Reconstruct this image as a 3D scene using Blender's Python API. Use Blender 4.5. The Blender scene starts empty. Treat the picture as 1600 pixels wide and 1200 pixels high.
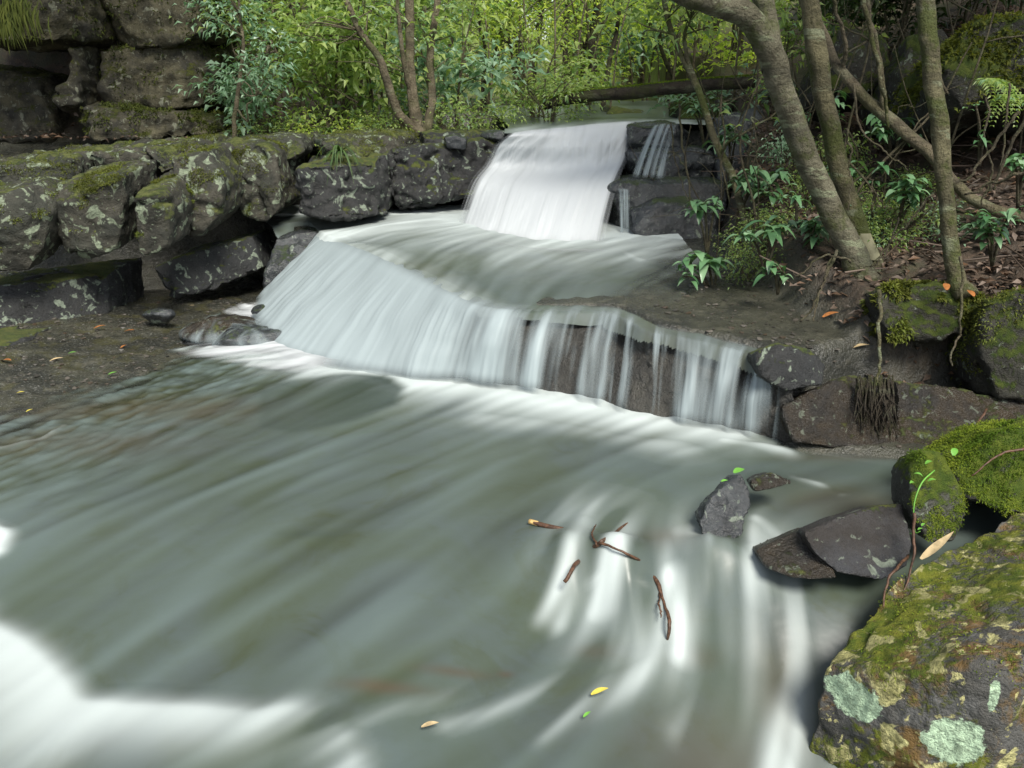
import bpy, bmesh, math
import numpy as np
from mathutils import Vector

S = bpy.context.scene
COL = S.collection
R = math.radians

# ------------------------------------------------------------------ camera
CAM_Z, PITCH, FPX = 1.75, R(19.4), 1331.0
cd = bpy.data.cameras.new("camera")
cd.sensor_width = 36.0
cd.lens = 36.0 * FPX / 1600.0
cd.clip_start, cd.clip_end = 0.05, 500.0
cam = bpy.data.objects.new("camera", cd)
cam.location = (0, 0, CAM_Z)
cam.rotation_euler = (math.pi / 2 - PITCH, 0, 0)
COL.objects.link(cam)
S.camera = cam

# ------------------------------------------------------------------ light
SUN_EL, SUN_AZ = R(52), R(158)          # azimuth measured from +Y (into the scene) towards +X
w = bpy.data.worlds.new("World")
S.world = w
w.use_nodes = True
nt = w.node_tree
bg = nt.nodes["Background"]
sky = nt.nodes.new("ShaderNodeTexSky")
sky.sky_type = 'NISHITA'
sky.sun_disc = False
sky.sun_elevation = SUN_EL
sky.sun_rotation = SUN_AZ
hs = nt.nodes.new("ShaderNodeHueSaturation")          # a veil of high cloud takes most of the blue out
hs.inputs["Saturation"].default_value = 0.45
nt.links.new(sky.outputs[0], hs.inputs["Color"])
nt.links.new(hs.outputs[0], bg.inputs[0])
bg.inputs[1].default_value = 0.10
sl = bpy.data.lights.new("sun", 'SUN')
sl.energy = 3.1
sl.angle = R(22)
sl.color = (1.0, 0.95, 0.86)
sun = bpy.data.objects.new("sun", sl)
sd_ = Vector((math.sin(SUN_AZ) * math.cos(SUN_EL), math.cos(SUN_AZ) * math.cos(SUN_EL), math.sin(SUN_EL)))
sun.rotation_euler = sd_.to_track_quat('Z', 'Y').to_euler()
sun.location = sd_ * 30
COL.objects.link(sun)
S.view_settings.view_transform = 'Standard'
S.view_settings.look = 'None'
S.view_settings.gamma = 1
S.view_settings.exposure = 0.95
S.cycles.use_denoising = True
S.cycles.max_bounces = 8
S.cycles.transparent_max_bounces = 16
S.cycles.caustics_reflective = False
S.cycles.caustics_refractive = False

# ------------------------------------------------------------------ photograph pixel <-> place
SP, CP = math.sin(PITCH), math.cos(PITCH)
def ray(u, v):
    a = (u - 800.0) / FPX
    b = (600.0 - v) / FPX
    return np.array([a, CP + b * SP, -SP + b * CP])
def at_z(u, v, z=0.0):
    d = ray(u, v)
    t = (z - CAM_Z) / d[2]
    return np.array([0, 0, CAM_Z]) + t * d
def at_y(u, v, y):
    d = ray(u, v)
    return np.array([0, 0, CAM_Z]) + (y / d[1]) * d

# ------------------------------------------------------------------ maths
_r = np.random.RandomState(7)
PERM = np.concatenate([_r.permutation(256)] * 3)
GRAD = _r.normal(size=(256, 3)); GRAD /= np.linalg.norm(GRAD, axis=1)[:, None]
def perlin(P):
    P = np.asarray(P, float)
    I = np.floor(P).astype(int); F = P - I; I &= 255
    W = F * F * F * (F * (F * 6 - 15) + 10)
    out = np.zeros(len(P))
    for dx in (0, 1):
        wx = W[:, 0] if dx else 1 - W[:, 0]
        for dy in (0, 1):
            wy = W[:, 1] if dy else 1 - W[:, 1]
            for dz in (0, 1):
                wz = W[:, 2] if dz else 1 - W[:, 2]
                h = PERM[PERM[PERM[I[:, 0] + dx] + I[:, 1] + dy] + I[:, 2] + dz]
                g = GRAD[h]
                out += wx * wy * wz * (g[:, 0] * (F[:, 0] - dx) + g[:, 1] * (F[:, 1] - dy) + g[:, 2] * (F[:, 2] - dz))
    return out * 1.5
def fbm(P, octv=4, gain=0.5, lac=2.03):
    P = np.asarray(P, float); a = 1.0; o = np.zeros(len(P))
    for k in range(octv):
        o += a * perlin(P + 17.3 * k); P = P * lac; a *= gain
    return o
def ridged(P, octv=3):
    P = np.asarray(P, float); a = 1.0; o = np.zeros(len(P))
    for k in range(octv):
        o += a * (1 - np.abs(perlin(P + 31.7 * k)) * 2); P = P * 2.1; a *= 0.5
    return o
def sst(a, b, x):
    t = np.clip((x - a) / (b - a), 0, 1)
    return t * t * (3 - 2 * t)
def xy3(x, y, z=0.0):
    return np.stack([x, y, np.full_like(x, z)], 1)
def poly_sd(x, y, poly):
    """signed distance to a closed polygon in plan, positive inside"""
    poly = np.asarray(poly, float)
    d = np.full(x.shape, 1e9); ins = np.zeros(x.shape, bool)
    n = len(poly)
    for i in range(n):
        a, b = poly[i], poly[(i + 1) % n]
        e = b - a
        t = np.clip(((x - a[0]) * e[0] + (y - a[1]) * e[1]) / (e @ e + 1e-12), 0, 1)
        d = np.minimum(d, np.hypot(x - a[0] - t * e[0], y - a[1] - t * e[1]))
        c = ((a[1] > y) != (b[1] > y)) & (x < (b[0] - a[0]) * (y - a[1]) / (b[1] - a[1] + 1e-12) + a[0])
        ins ^= c
    return np.where(ins, d, -d)
def line_d(x, y, pl):
    """distance, side and along-parameter of an open polyline in plan (side > 0: left of its direction)"""
    pl = np.asarray(pl, float)[:, :2]
    d = np.full(x.shape, 1e9); sgn = np.ones(x.shape); tt = np.zeros(x.shape)
    for i in range(len(pl) - 1):
        a, b = pl[i], pl[i + 1]; e = b - a
        t = np.clip(((x - a[0]) * e[0] + (y - a[1]) * e[1]) / (e @ e + 1e-12), 0, 1)
        dx, dy = x - a[0] - t * e[0], y - a[1] - t * e[1]
        dd = np.hypot(dx, dy); m = dd < d
        d = np.where(m, dd, d)
        sgn = np.where(m, np.sign(e[0] * dy - e[1] * dx), sgn)
        tt = np.where(m, (i + t) / (len(pl) - 1), tt)
    return d, sgn, tt
def spline(pts, n):
    """Catmull-Rom through the points, n samples, any number of columns"""
    P = np.asarray(pts, float)
    P = np.vstack([2 * P[0] - P[1], P, 2 * P[-1] - P[-2]])
    m = len(P) - 3
    T = np.linspace(0, m - 1e-6, n); i = T.astype(int); t = (T - i)[:, None]
    a, b, c, d = P[i], P[i + 1], P[i + 2], P[i + 3]
    return 0.5 * (2 * b + (c - a) * t + (2 * a - 5 * b + 4 * c - d) * t ** 2 + (3 * b - 3 * c + d - a) * t ** 3)

# ------------------------------------------------------------------ mesh and object helpers
def mesh_np(name, V, faces, attrs=None, smooth=True):
    """faces: list of (M,k) integer arrays"""
    V = np.ascontiguousarray(V, dtype=np.float32)
    me = bpy.data.meshes.new(name)
    me.vertices.add(len(V)); me.vertices.foreach_set("co", V.ravel())
    loops = np.concatenate([np.asarray(f, np.int32).ravel() for f in faces])
    tot = np.concatenate([np.full(len(f), f.shape[1], np.int32) for f in faces])
    start = np.concatenate([[0], np.cumsum(tot)[:-1]]).astype(np.int32)
    me.loops.add(len(loops)); me.loops.foreach_set("vertex_index", loops)
    me.polygons.add(len(tot)); me.polygons.foreach_set("loop_start", start)
    me.polygons.foreach_set("loop_total", tot)
    me.update(calc_edges=True)
    me.polygons.foreach_set("use_smooth", np.full(len(tot), smooth))
    for k, a in (attrs or {}).items():
        at = me.attributes.new(k, 'FLOAT', 'POINT')
        at.data.foreach_set("value", np.asarray(a, np.float32))
    me.validate()
    return me
def grid_faces(nu, nv):
    i = np.arange(nu * nv).reshape(nu, nv)
    return np.stack([i[:-1, :-1].ravel(), i[1:, :-1].ravel(), i[1:, 1:].ravel(), i[:-1, 1:].ravel()], 1)
def link(name, me, mat=None, parent=None, loc=None):
    o = bpy.data.objects.new(name, me); COL.objects.link(o)
    if mat: me.materials.append(mat)
    if parent: o.parent = parent
    if loc is not None: o.location = [float(c) for c in loc]
    return o
def tag(o, label=None, cat=None, group=None, kind=None):
    if label: o["label"] = label
    if cat: o["category"] = cat
    if group: o["group"] = group
    if kind: o["kind"] = kind
    return o
def thing(name, loc, label, cat, group=None):
    o = bpy.data.objects.new(name, None); COL.objects.link(o)
    o.location = [float(c) for c in loc]; o.empty_display_size = 0.1
    return tag(o, label, cat, group)
class Soup:
    """collects tubes, leaves and blades, then becomes ONE mesh"""
    def __init__(s): s.V = []; s.F = []; s.A = []; s.n = 0
    def add(s, V, faces, a=0.0):
        V = np.asarray(V, float)
        s.V.append(V); s.F += [np.asarray(f) + s.n for f in faces]
        s.A.append(np.full(len(V), a) if np.isscalar(a) else np.asarray(a, float)); s.n += len(V)
    def mesh(s, name, base=(0, 0, 0), smooth=True):
        V = np.concatenate(s.V) - np.asarray(base, float)
        by = {}
        for f in s.F: by.setdefault(f.shape[1], []).append(f)
        return mesh_np(name, V, [np.concatenate(v) for v in by.values()], {"tint": np.concatenate(s.A)}, smooth)
def tube(pts, radii, n=24, seg=8, wob=0.0, seed=0, lump=0.0, cap=True):
    pts = np.asarray(pts, float); radii = np.asarray(radii, float)
    Q = spline(np.hstack([pts, radii[:, None]]), n); P, r = Q[:, :3], np.maximum(Q[:, 3], 0.0008)
    if wob:
        s = np.linspace(0, n * 0.22, n)
        P = P + wob * np.stack([fbm(xy3(s, s * 0 + seed, 1.5), 3), fbm(xy3(s, s * 0 + seed, 7.5), 3), fbm(xy3(s, s * 0 + seed, 3.5), 3)], 1)
    T = np.gradient(P, axis=0); T /= np.linalg.norm(T, axis=1)[:, None] + 1e-9
    ref = np.array([0.3, 0.9, 0.1]) if abs(T[0] @ np.array([0.3, 0.9, 0.1])) < 0.8 else np.array([1.0, 0, 0])
    A = np.cross(T, ref); A /= np.linalg.norm(A, axis=1)[:, None] + 1e-9
    B = np.cross(T, A)
    th = np.linspace(0, 2 * np.pi, seg, endpoint=False)
    ring = A[:, None] * np.cos(th)[None, :, None] + B[:, None] * np.sin(th)[None, :, None]
    rr = np.repeat(r[:, None], seg, 1)
    if lump:
        q = (P[:, None] + ring * 0.1).reshape(-1, 3)
        rr = rr * (1 + lump * fbm(q * 7 + seed * 3.1, 3).reshape(n, seg))
    V = (P[:, None] + ring * rr[:, :, None]).reshape(-1, 3)
    i = np.arange(n * seg).reshape(n, seg); j = np.roll(i, -1, 1)
    F = [np.stack([i[:-1].ravel(), j[:-1].ravel(), j[1:].ravel(), i[1:].ravel()], 1)]
    if cap:
        V = np.vstack([V, P[0], P[-1]]); a, b = n * seg, n * seg + 1
        F.append(np.stack([j[0], i[0], np.full(seg, a)], 1)); F.append(np.stack([i[-1], j[-1], np.full(seg, b)], 1))
    return V, F
def remeshed(V, F, voxel):
    me = bpy.data.meshes.new("tmp"); me.from_pydata([tuple(p) for p in V], [], [tuple(f) for f in F]); me.update()
    bm = bmesh.new(); bm.from_mesh(me); bmesh.ops.recalc_face_normals(bm, faces=bm.faces); bm.to_mesh(me); bm.free()
    o = bpy.data.objects.new("tmp", me); COL.objects.link(o)
    md = o.modifiers.new("r", 'REMESH'); md.mode = 'VOXEL'; md.voxel_size = voxel
    dg = bpy.context.evaluated_depsgraph_get(); e = o.evaluated_get(dg); m2 = e.to_mesh()
    nv = len(m2.vertices); P = np.empty(nv * 3, np.float32); m2.vertices.foreach_get("co", P)
    nl = len(m2.loops); L = np.empty(nl, np.int32); m2.loops.foreach_get("vertex_index", L)
    nf = len(m2.polygons); T = np.empty(nf, np.int32); m2.polygons.foreach_get("loop_total", T)
    ne = len(m2.edges); E = np.empty(ne * 2, np.int32); m2.edges.foreach_get("vertices", E)
    e.to_mesh_clear(); bpy.data.objects.remove(o); bpy.data.meshes.remove(me)
    st = np.concatenate([[0], np.cumsum(T)[:-1]])
    faces = []
    for k in (3, 4):
        m = T == k
        if m.any(): faces.append(np.stack([L[st[m] + q] for q in range(k)], 1))
    return P.reshape(-1, 3).astype(float), faces, E.reshape(-1, 2)
def smooth_v(P, E, it, f=0.5):
    n = len(P); deg = np.bincount(E.ravel(), minlength=n)[:, None] + 1e-9
    for _ in range(it):
        s = np.stack([np.bincount(E[:, 0], P[E[:, 1], k], n) + np.bincount(E[:, 1], P[E[:, 0], k], n) for k in range(3)], 1)
        P = P * (1 - f) + f * s / deg
    return P
def vnormals(P, faces):
    N = np.zeros_like(P)
    for f in faces:
        n = np.cross(P[f[:, 1]] - P[f[:, 0]], P[f[:, 2]] - P[f[:, 0]])
        for q in range(f.shape[1]):
            for k in range(3): N[:, k] += np.bincount(f[:, q], n[:, k], len(P))
    return N / (np.linalg.norm(N, axis=1)[:, None] + 1e-12)

def carve(V, F, voxel=0.03, smooth=3, amp=0.03, freq=3.0, strata=0.0, seed=0.0, crack=0.0, chops=0):
    """closed coarse form -> weathered stone: remesh, round the edges, displace in layers"""
    P, faces, E = remeshed(V, F, voxel)
    P = smooth_v(P, E, smooth)
    if chops:                                   # planes of fracture
        rs = np.random.RandomState(int(seed * 13) + 5)
        for _ in range(chops):
            n = rs.normal(size=3) * .28 + np.array([[1, 0, 0], [-1, 0, 0], [0, -1, 0], [0, -1, 0], [0, 0, 1], [0, 0, -1], [.6, -.7, .3], [-.5, -.7, -.4]])[rs.randint(8)]; n /= np.linalg.norm(n)
            pr = P @ n; lo = pr.min() + (pr.max() - pr.min()) * (0.915 + 0.07 * rs.rand())
            P = P - n * (np.maximum(pr - lo, 0) * 0.92)[:, None]
        P = smooth_v(P, E, 1)
    N = vnormals(P, faces)
    q = P + seed * 5.7
    d = amp * fbm(q * freq, 3)
    # broken facets: cell-like noise quantised along a slanted axis
    ax = np.array([0.5, 0.3, 0.8]); f2 = fbm(q * freq * 0.8 + 40, 2)
    d += amp * 0.7 * (np.round(f2 * 3) / 3 - f2)
    if strata:
        zz = q[:, 2] * 9 + 1.2 * fbm(q * 1.6, 2)
        side = 1 - np.abs(N[:, 2])
        d += strata * side * (np.abs((zz % 1) - 0.5) * 2 - 0.6) * (0.6 + 0.6 * perlin(q * 2.2))
    if crack:
        r_ = ridged(q * 2.4 + 9, 2)
        d -= crack * sst(1.1, 1.45, r_)
    P = P + N * d[:, None]
    P = P + N * (amp * 0.30 * fbm(q * freq * 4.5, 3))[:, None]
    return P, faces, E
def prism(front, back):
    front = np.asarray(front, float); back = np.asarray(back, float); n = len(front)
    V = np.vstack([front, back])
    F = [list(range(n)), list(range(2 * n - 1, n - 1, -1))]
    F += [[i, n + i, n + (i + 1) % n, (i + 1) % n] for i in range(n)]
    return V, F
ROCKS = {}
def rock(name, label, cat, mat, front, back=None, deep=0.8, shrink=1.0, rise=0.0, drift=0.0, group=None, base_z=None, extra=None, **kw):
    """front: outline as (u, v, y) of the side facing the stream; the stone goes `deep` metres back from it"""
    A = np.array([at_y(*p) for p in front])
    if back is None:
        c = A.mean(0); Bk = c + (A - c) * shrink + np.array([drift, deep, rise])
    else: Bk = np.array([at_y(*p) for p in back])
    V, F = prism(A, Bk)
    return rock_from(name, label, cat, mat, V, F, group=group, extra=extra, **kw)
def rock_from(name, label, cat, mat, V, F, group=None, extra=None, **kw):
    P, faces, E = carve(V, F, **kw)
    base = np.array([P[:, 0].mean(), P[:, 1].mean(), P[:, 2].min()])
    at = extra(P) if extra else None
    o = link(name, mesh_np(name, P - base, faces, at), mat, loc=base)
    tag(o, label, cat, group)
    ROCKS[o.name] = (P, faces, base)
    return o
def hull(c, r, seed, n=26, flat=0.0):
    rs = np.random.RandomState(seed); p = rs.normal(size=(n, 3)); p /= np.linalg.norm(p, axis=1)[:, None]
    if flat: p[:, 2] = np.clip(p[:, 2], -flat, flat)
    p = np.asarray(c) + p * np.asarray(r)
    bm = bmesh.new(); [bm.verts.new(q) for q in p]; bmesh.ops.convex_hull(bm, input=bm.verts)
    bmesh.ops.delete(bm, geom=[v for v in bm.verts if not v.link_faces], context='VERTS')
    bm.verts.ensure_lookup_table(); bm.verts.index_update()
    V = [tuple(v.co) for v in bm.verts]; F = [[v.index for v in f.verts] for f in bm.faces]; bm.free()
    return V, F

# ------------------------------------------------------------------ materials
class NT:
    def __init__(s, name):
        s.m = bpy.data.materials.new(name); s.m.use_nodes = True
        s.t = s.m.node_tree; s.t.nodes.clear()
        s.out = s.n("ShaderNodeOutputMaterial")
    def n(s, typ, **kw):
        o = s.t.nodes.new(typ)
        for k, v in kw.items(): setattr(o, k, v)
        return o
    def l(s, a, b): s.t.links.new(a, b)
    def put(s, sock, v):
        if hasattr(v, "is_output"): s.l(v, sock)
        elif isinstance(v, tuple) and len(v) == 3 and sock.type == 'RGBA': sock.default_value = (*v, 1)
        else: sock.default_value = v
    def math(s, op, a, b=None, clamp=False):
        o = s.n("ShaderNodeMath", operation=op, use_clamp=clamp); s.put(o.inputs[0], a)
        if b is not None: s.put(o.inputs[1], b)
        return o.outputs[0]
    def mix(s, f, a, b):
        o = s.n("ShaderNodeMix", data_type='RGBA'); s.put(o.inputs[0], f); s.put(o.inputs[6], a); s.put(o.inputs[7], b)
        return o.outputs[2]
    def ss(s, x, a, b):
        o = s.n("ShaderNodeMapRange", interpolation_type='SMOOTHSTEP'); s.put(o.inputs[0], x)
        o.inputs[1].default_value = a; o.inputs[2].default_value = b
        return o.outputs[0]
    def noise(s, scale, detail=4, rough=0.6, vec=None, dist=0.0):
        o = s.n("ShaderNodeTexNoise"); o.inputs["Scale"].default_value = scale; o.inputs["Detail"].default_value = detail
        o.inputs["Roughness"].default_value = rough; o.inputs["Distortion"].default_value = dist
        s.l(vec or s.pos(), o.inputs["Vector"]); return o.outputs["Fac"]
    def pos(s):
        if not hasattr(s, "_g"): s._g = s.n("ShaderNodeNewGeometry")
        return s._g.outputs["Position"]
    def nz(s):
        s.pos(); o = s.n("ShaderNodeSeparateXYZ"); s.l(s._g.outputs["Normal"], o.inputs[0]); return o.outputs[2]
    def stretch(s, sx, sy, sz):
        o = s.n("ShaderNodeMapping"); o.inputs["Scale"].default_value = (sx, sy, sz); s.l(s.pos(), o.inputs[0]); return o.outputs[0]
    def attr(s, name):
        o = s.n("ShaderNodeAttribute", attribute_name=name); return o.outputs["Fac"]
    def bump(s, h, strength=0.5, dist=0.02, nrm=None):
        o = s.n("ShaderNodeBump"); o.inputs["Strength"].default_value = strength; o.inputs["Distance"].default_value = dist
        s.l(h, o.inputs["Height"])
        if nrm: s.l(nrm, o.inputs["Normal"])
        return o.outputs[0]
    def pbsdf(s, col, rough=0.6, spec=0.5, nrm=None, **kw):
        o = s.n("ShaderNodeBsdfPrincipled"); s.put(o.inputs["Base Color"], col); s.put(o.inputs["Roughness"], rough)
        s.put(o.inputs["Specular IOR Level"], spec)
        if nrm: s.l(nrm, o.inputs["Normal"])
        for k, v in kw.items(): s.put(o.inputs[k.replace("_", " ")], v)
        return o.outputs[0]
    def done(s, sh): s.l(sh, s.out.inputs[0]); return s.m

def m_rock(name, c1, c2, moss=0.5, moss_c=(0.05, 0.075, 0.012), moss_c2=(0.10, 0.11, 0.02), lichen=0.3, lich_c=(0.30, 0.36, 0.27), rough=0.75,
           stain=(0.02, 0.02, 0.02), stain_amt=0.5, bump=0.85, patch=None, ochre=0.0, upmoss=0.45, over=False):
    t = NT(name)
    big, med, fine = t.noise(1.7, 5, 0.6), t.noise(7, 6, 0.65), t.noise(38, 5, 0.7)
    c = t.mix(t.ss(med, 0.35, 0.65), c1, c2)
    c = t.mix(t.math('MULTIPLY', t.ss(big, 0.45, 0.62), stain_amt), c, stain)
    c = t.mix(t.math('MULTIPLY', t.ss(fine, 0.52, 0.72), 0.45), c, tuple(x * 0.35 for x in c1))
    if ochre:
        c = t.mix(t.math('MULTIPLY', t.ss(t.noise(5.2, 5, 0.7, dist=0.4), 0.47, 0.6), ochre), c, (0.17, 0.095, 0.016))
    lm = None
    if lichen:
        l1 = t.ss(t.noise(9, 3, 0.55, dist=0.6), 0.66 - 0.12 * lichen, 0.69 - 0.1 * lichen)
        l2 = t.ss(t.noise(24, 3, 0.6, dist=0.5), 0.62, 0.66)
        lm = t.math('MULTIPLY', t.math('MAXIMUM', l1, t.math('MULTIPLY', l2, 0.7)), min(1, 0.4 + lichen * 0.6))
        c = t.mix(lm, c, t.mix(t.ss(fine, 0.4, 0.6), lich_c, tuple(x * 0.6 for x in lich_c)))
    mm = None
    if moss:
        a = t.math('MULTIPLY', t.nz(), upmoss)
        a = t.math('ADD', a, t.noise(3.1, 6, 0.65, dist=0.3))
        a = t.math('ADD', a, t.math('MULTIPLY', t.math('SUBTRACT', fine, 0.5), 0.5))
        lo = 1.02 - 0.5 * moss
        mm = t.ss(a, lo, lo + 0.12)
        mc = t.mix(t.ss(t.noise(13, 4, 0.7), 0.35, 0.65), moss_c, moss_c2)
        c = t.mix(mm, c, mc)
    if over and lichen:
        c = t.mix(t.math('MULTIPLY', lm, 0.9), c, t.mix(t.ss(fine, 0.4, 0.6), lich_c, tuple(x * 0.55 for x in lich_c)))
    if patch:
        pa = t.math('ADD', t.attr("patch"), t.math('MULTIPLY', t.math('SUBTRACT', t.noise(22, 5, 0.7), 0.5), 0.9))
        pm = t.ss(pa, 0.42, 0.5)
        pc = t.mix(t.ss(t.noise(60, 4, 0.7), 0.42, 0.62), patch, tuple(x * 0.62 for x in patch))
        c = t.mix(pm, c, pc)
    h = t.math('ADD', t.math('MULTIPLY', med, 1.0), t.math('MULTIPLY', fine, 0.45))
    h = t.math('ADD', h, t.math('MULTIPLY', t.noise(120, 3, 0.7), 0.22))
    if mm: h = t.math('ADD', h, t.math('MULTIPLY', t.math('MULTIPLY', mm, t.noise(160, 3, 0.8)), 0.5))
    rg = rough if not mm else t.math('ADD', t.math('MULTIPLY', mm, 0.95 - rough), rough)
    if rough < 0.6: rg = t.math('ADD', rg, t.math('MULTIPLY', t.math('SUBTRACT', med, 0.5), 0.5))
    return t.done(t.pbsdf(c, rg, 0.5 if rough < 0.6 else 0.3, t.bump(h, bump, 0.05)))

def m_leaf(name, ramp, rough=0.4, trans=0.3, spec=0.5, tcol=None):
    t = NT(name)
    a = t.attr("tint")
    cr = t.n("ShaderNodeValToRGB"); t.l(a, cr.inputs[0])
    e = cr.color_ramp.elements
    e[0].position = 0; e[0].color = (*ramp[0], 1); e[1].position = 1; e[1].color = (*ramp[-1], 1)
    for k in range(1, len(ramp) - 1):
        q = e.new(k / (len(ramp) - 1)); q.color = (*ramp[k], 1)
    c = cr.outputs[0]
    sh = t.pbsdf(c, rough, spec)
    if trans:
        tr = t.n("ShaderNodeBsdfTranslucent")
        mulc = t.n("ShaderNodeMix", data_type='RGBA', blend_type='MULTIPLY'); mulc.inputs[0].default_value = 1
        t.l(c, mulc.inputs[6]); mulc.inputs[7].default_value = (*(tcol or (1.6, 1.7, 0.7)), 1)
        t.l(mulc.outputs[2], tr.inputs[0])
        mx = t.n("ShaderNodeMixShader"); mx.inputs[0].default_value = trans
        t.l(sh, mx.inputs[1]); t.l(tr.outputs[0], mx.inputs[2]); sh = mx.outputs[0]
    return t.done(sh)
def m_bark(name, c1, c2, moss=0.3, lich=0.3, rough=0.8, scale=1.0):
    t = NT(name)
    n1 = t.noise(9 * scale, 5, 0.65); n2 = t.noise(4.5 * scale, 5, 0.65, t.stretch(.8, .8, 3.2)); n3 = t.noise(60 * scale, 4, 0.7)
    c = t.mix(t.ss(n1, 0.35, 0.65), c1, c2)
    lm = t.math('MULTIPLY', t.ss(n2, 0.53, 0.6), lich); c = t.mix(lm, c, (0.22, 0.24, 0.15))
    bd_ = t.ss(t.noise(3.1 * scale, 4, 0.6, t.stretch(.6, .6, 2.6)), 0.52, 0.57); c = t.mix(t.math('MULTIPLY', bd_, 0.7), c, tuple(x * 0.4 for x in c1))
    mo = t.math('MULTIPLY', t.ss(t.noise(3.2 * scale, 5, 0.7), 0.48, 0.6), moss); c = t.mix(mo, c, (0.055, 0.07, 0.012))
    c = t.mix(t.math('MULTIPLY', t.ss(n3, 0.5, 0.75), 0.5), c, tuple(x * 0.35 for x in c1))
    h = t.math('ADD', n3, t.math('MULTIPLY', t.noise(14 * scale, 4, 0.6, t.stretch(2.5, 2.5, 0.6)), 1.0))
    return t.done(t.pbsdf(c, rough, 0.3, t.bump(h, 1.0, 0.03)))
def m_flat(name, col, rough=0.6, spec=0.4, var=0.4, scale=30):
    t = NT(name); c = t.mix(t.ss(t.noise(scale, 4), 0.35, 0.65), col, tuple(x * (1 - var) for x in col))
    return t.done(t.pbsdf(c, rough, spec, t.bump(t.noise(scale * 3, 3), 0.3, 0.004)))

M = {}
M["ledge"] = m_rock("mossy_sandstone", (0.075, 0.07, 0.054), (0.03, 0.03, 0.024), moss=0.88, upmoss=0.16, lich_c=(0.27, 0.32, 0.22), lichen=0.75, stain_amt=0.55, stain=(0.035, 0.04, 0.032), moss_c=(0.045, 0.062, 0.014), moss_c2=(0.135, 0.15, 0.045))
M["ledge_grey"] = m_rock("grey_sandstone", (0.030, 0.030, 0.029), (0.014, 0.015, 0.015), moss=0.42, lichen=0.5, stain_amt=0.5, stain=(0.025, 0.028, 0.03), rough=0.55)
M["wet"] = m_rock("wet_dark_stone", (0.045, 0.05, 0.052), (0.018, 0.02, 0.022), moss=0.28, lichen=0.12, rough=0.24, bump=0.5, stain_amt=0.4, moss_c=(0.02, 0.035, 0.01), moss_c2=(0.035, 0.05, 0.014))
M["wet_brown"] = m_rock("wet_brown_stone", (0.045, 0.034, 0.021), (0.018, 0.015, 0.011), moss=0.18, lichen=0.1, rough=0.3, stain_amt=0.4)
M["wet_smooth"] = m_rock("smooth_wet_stone", (0.040, 0.043, 0.049), (0.015, 0.016, 0.018), moss=0.22, lichen=0.12, rough=0.55, stain_amt=0.4, stain=(0.04, 0.028, 0.016), bump=0.8)
M["cliff"] = m_rock("cliff_stone", (0.10, 0.09, 0.055), (0.03, 0.028, 0.018), moss=0.86, lichen=0.35, stain_amt=0.6, lich_c=(0.26, 0.27, 0.2), moss_c=(0.035, 0.045, 0.008), moss_c2=(0.075, 0.08, 0.014), upmoss=0.2)
M["boulder"] = m_rock("lichen_boulder", (0.115, 0.115, 0.11), (0.07, 0.068, 0.06), moss=1.10, moss_c=(0.07, 0.105, 0.01), moss_c2=(0.20, 0.215, 0.025), lichen=0.8, lich_c=(0.52, 0.49, 0.22), ochre=0.75, over=True, stain_amt=0.3, patch=(0.48, 0.64, 0.44), upmoss=0.06)
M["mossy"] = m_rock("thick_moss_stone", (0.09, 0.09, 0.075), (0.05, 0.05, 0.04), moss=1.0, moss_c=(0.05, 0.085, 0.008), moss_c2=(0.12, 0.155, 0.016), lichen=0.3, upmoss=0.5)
M["mossy_dark"] = m_rock("shade_tinted_moss_stone", (0.05, 0.048, 0.035), (0.025, 0.025, 0.02), moss=0.95, moss_c=(0.03, 0.05, 0.006), moss_c2=(0.07, 0.09, 0.014), lichen=0.2, upmoss=0.3)  # darker copy of the moss stone with shade painted into its colours
M["bark_pale"] = m_bark("pale_bark", (0.165, 0.155, 0.105), (0.075, 0.068, 0.043), moss=0.7, lich=0.9)
M["bark_moss"] = m_bark("mossy_bark", (0.16, 0.145, 0.08), (0.075, 0.068, 0.036), moss=0.85, lich=0.8)
M["bark_dark"] = m_bark("dark_bark", (0.045, 0.036, 0.024), (0.025, 0.02, 0.014), moss=0.4, lich=0.2)
M["bark_tan"] = m_bark("tan_bark", (0.19, 0.16, 0.105), (0.10, 0.082, 0.052), moss=0.35, lich=0.35)
M["twig"] = m_bark("twig_bark", (0.14, 0.12, 0.075), (0.08, 0.065, 0.04), moss=0.35, lich=0.3, scale=2)
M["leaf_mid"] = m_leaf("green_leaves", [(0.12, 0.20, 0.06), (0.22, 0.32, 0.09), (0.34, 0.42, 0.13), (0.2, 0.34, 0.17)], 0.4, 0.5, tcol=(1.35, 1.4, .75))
M["leaf_bright"] = m_leaf("sun_tinted_leaves", [(0.24, 0.36, 0.08), (0.40, 0.52, 0.11), (0.56, 0.64, 0.18), (0.27, 0.44, 0.15)], 0.45, 0.68, tcol=(1.35, 1.35, .7))  # bright yellow-green copy with sunlight put into the leaf colour
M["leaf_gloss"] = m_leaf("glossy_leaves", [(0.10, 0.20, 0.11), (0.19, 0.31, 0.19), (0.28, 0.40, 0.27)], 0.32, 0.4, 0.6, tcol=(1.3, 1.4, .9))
M["leaf_dark"] = m_leaf("shade_tinted_leaves", [(0.018, 0.04, 0.01), (0.03, 0.06, 0.014), (0.05, 0.08, 0.02)], 0.45, 0.2)  # much darker leaf copy, shade put into its green
M["leaf_broad"] = m_leaf("broad_glossy_leaves", [(0.05, 0.13, 0.05), (0.11, 0.22, 0.10), (0.22, 0.34, 0.20)], 0.3, 0.15, 0.6)
M["moss_hang"] = m_leaf("hanging_moss", [(0.06, 0.07, 0.012), (0.11, 0.12, 0.02), (0.12, 0.15, 0.03)], 0.8, 0.3, 0.2)
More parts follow.
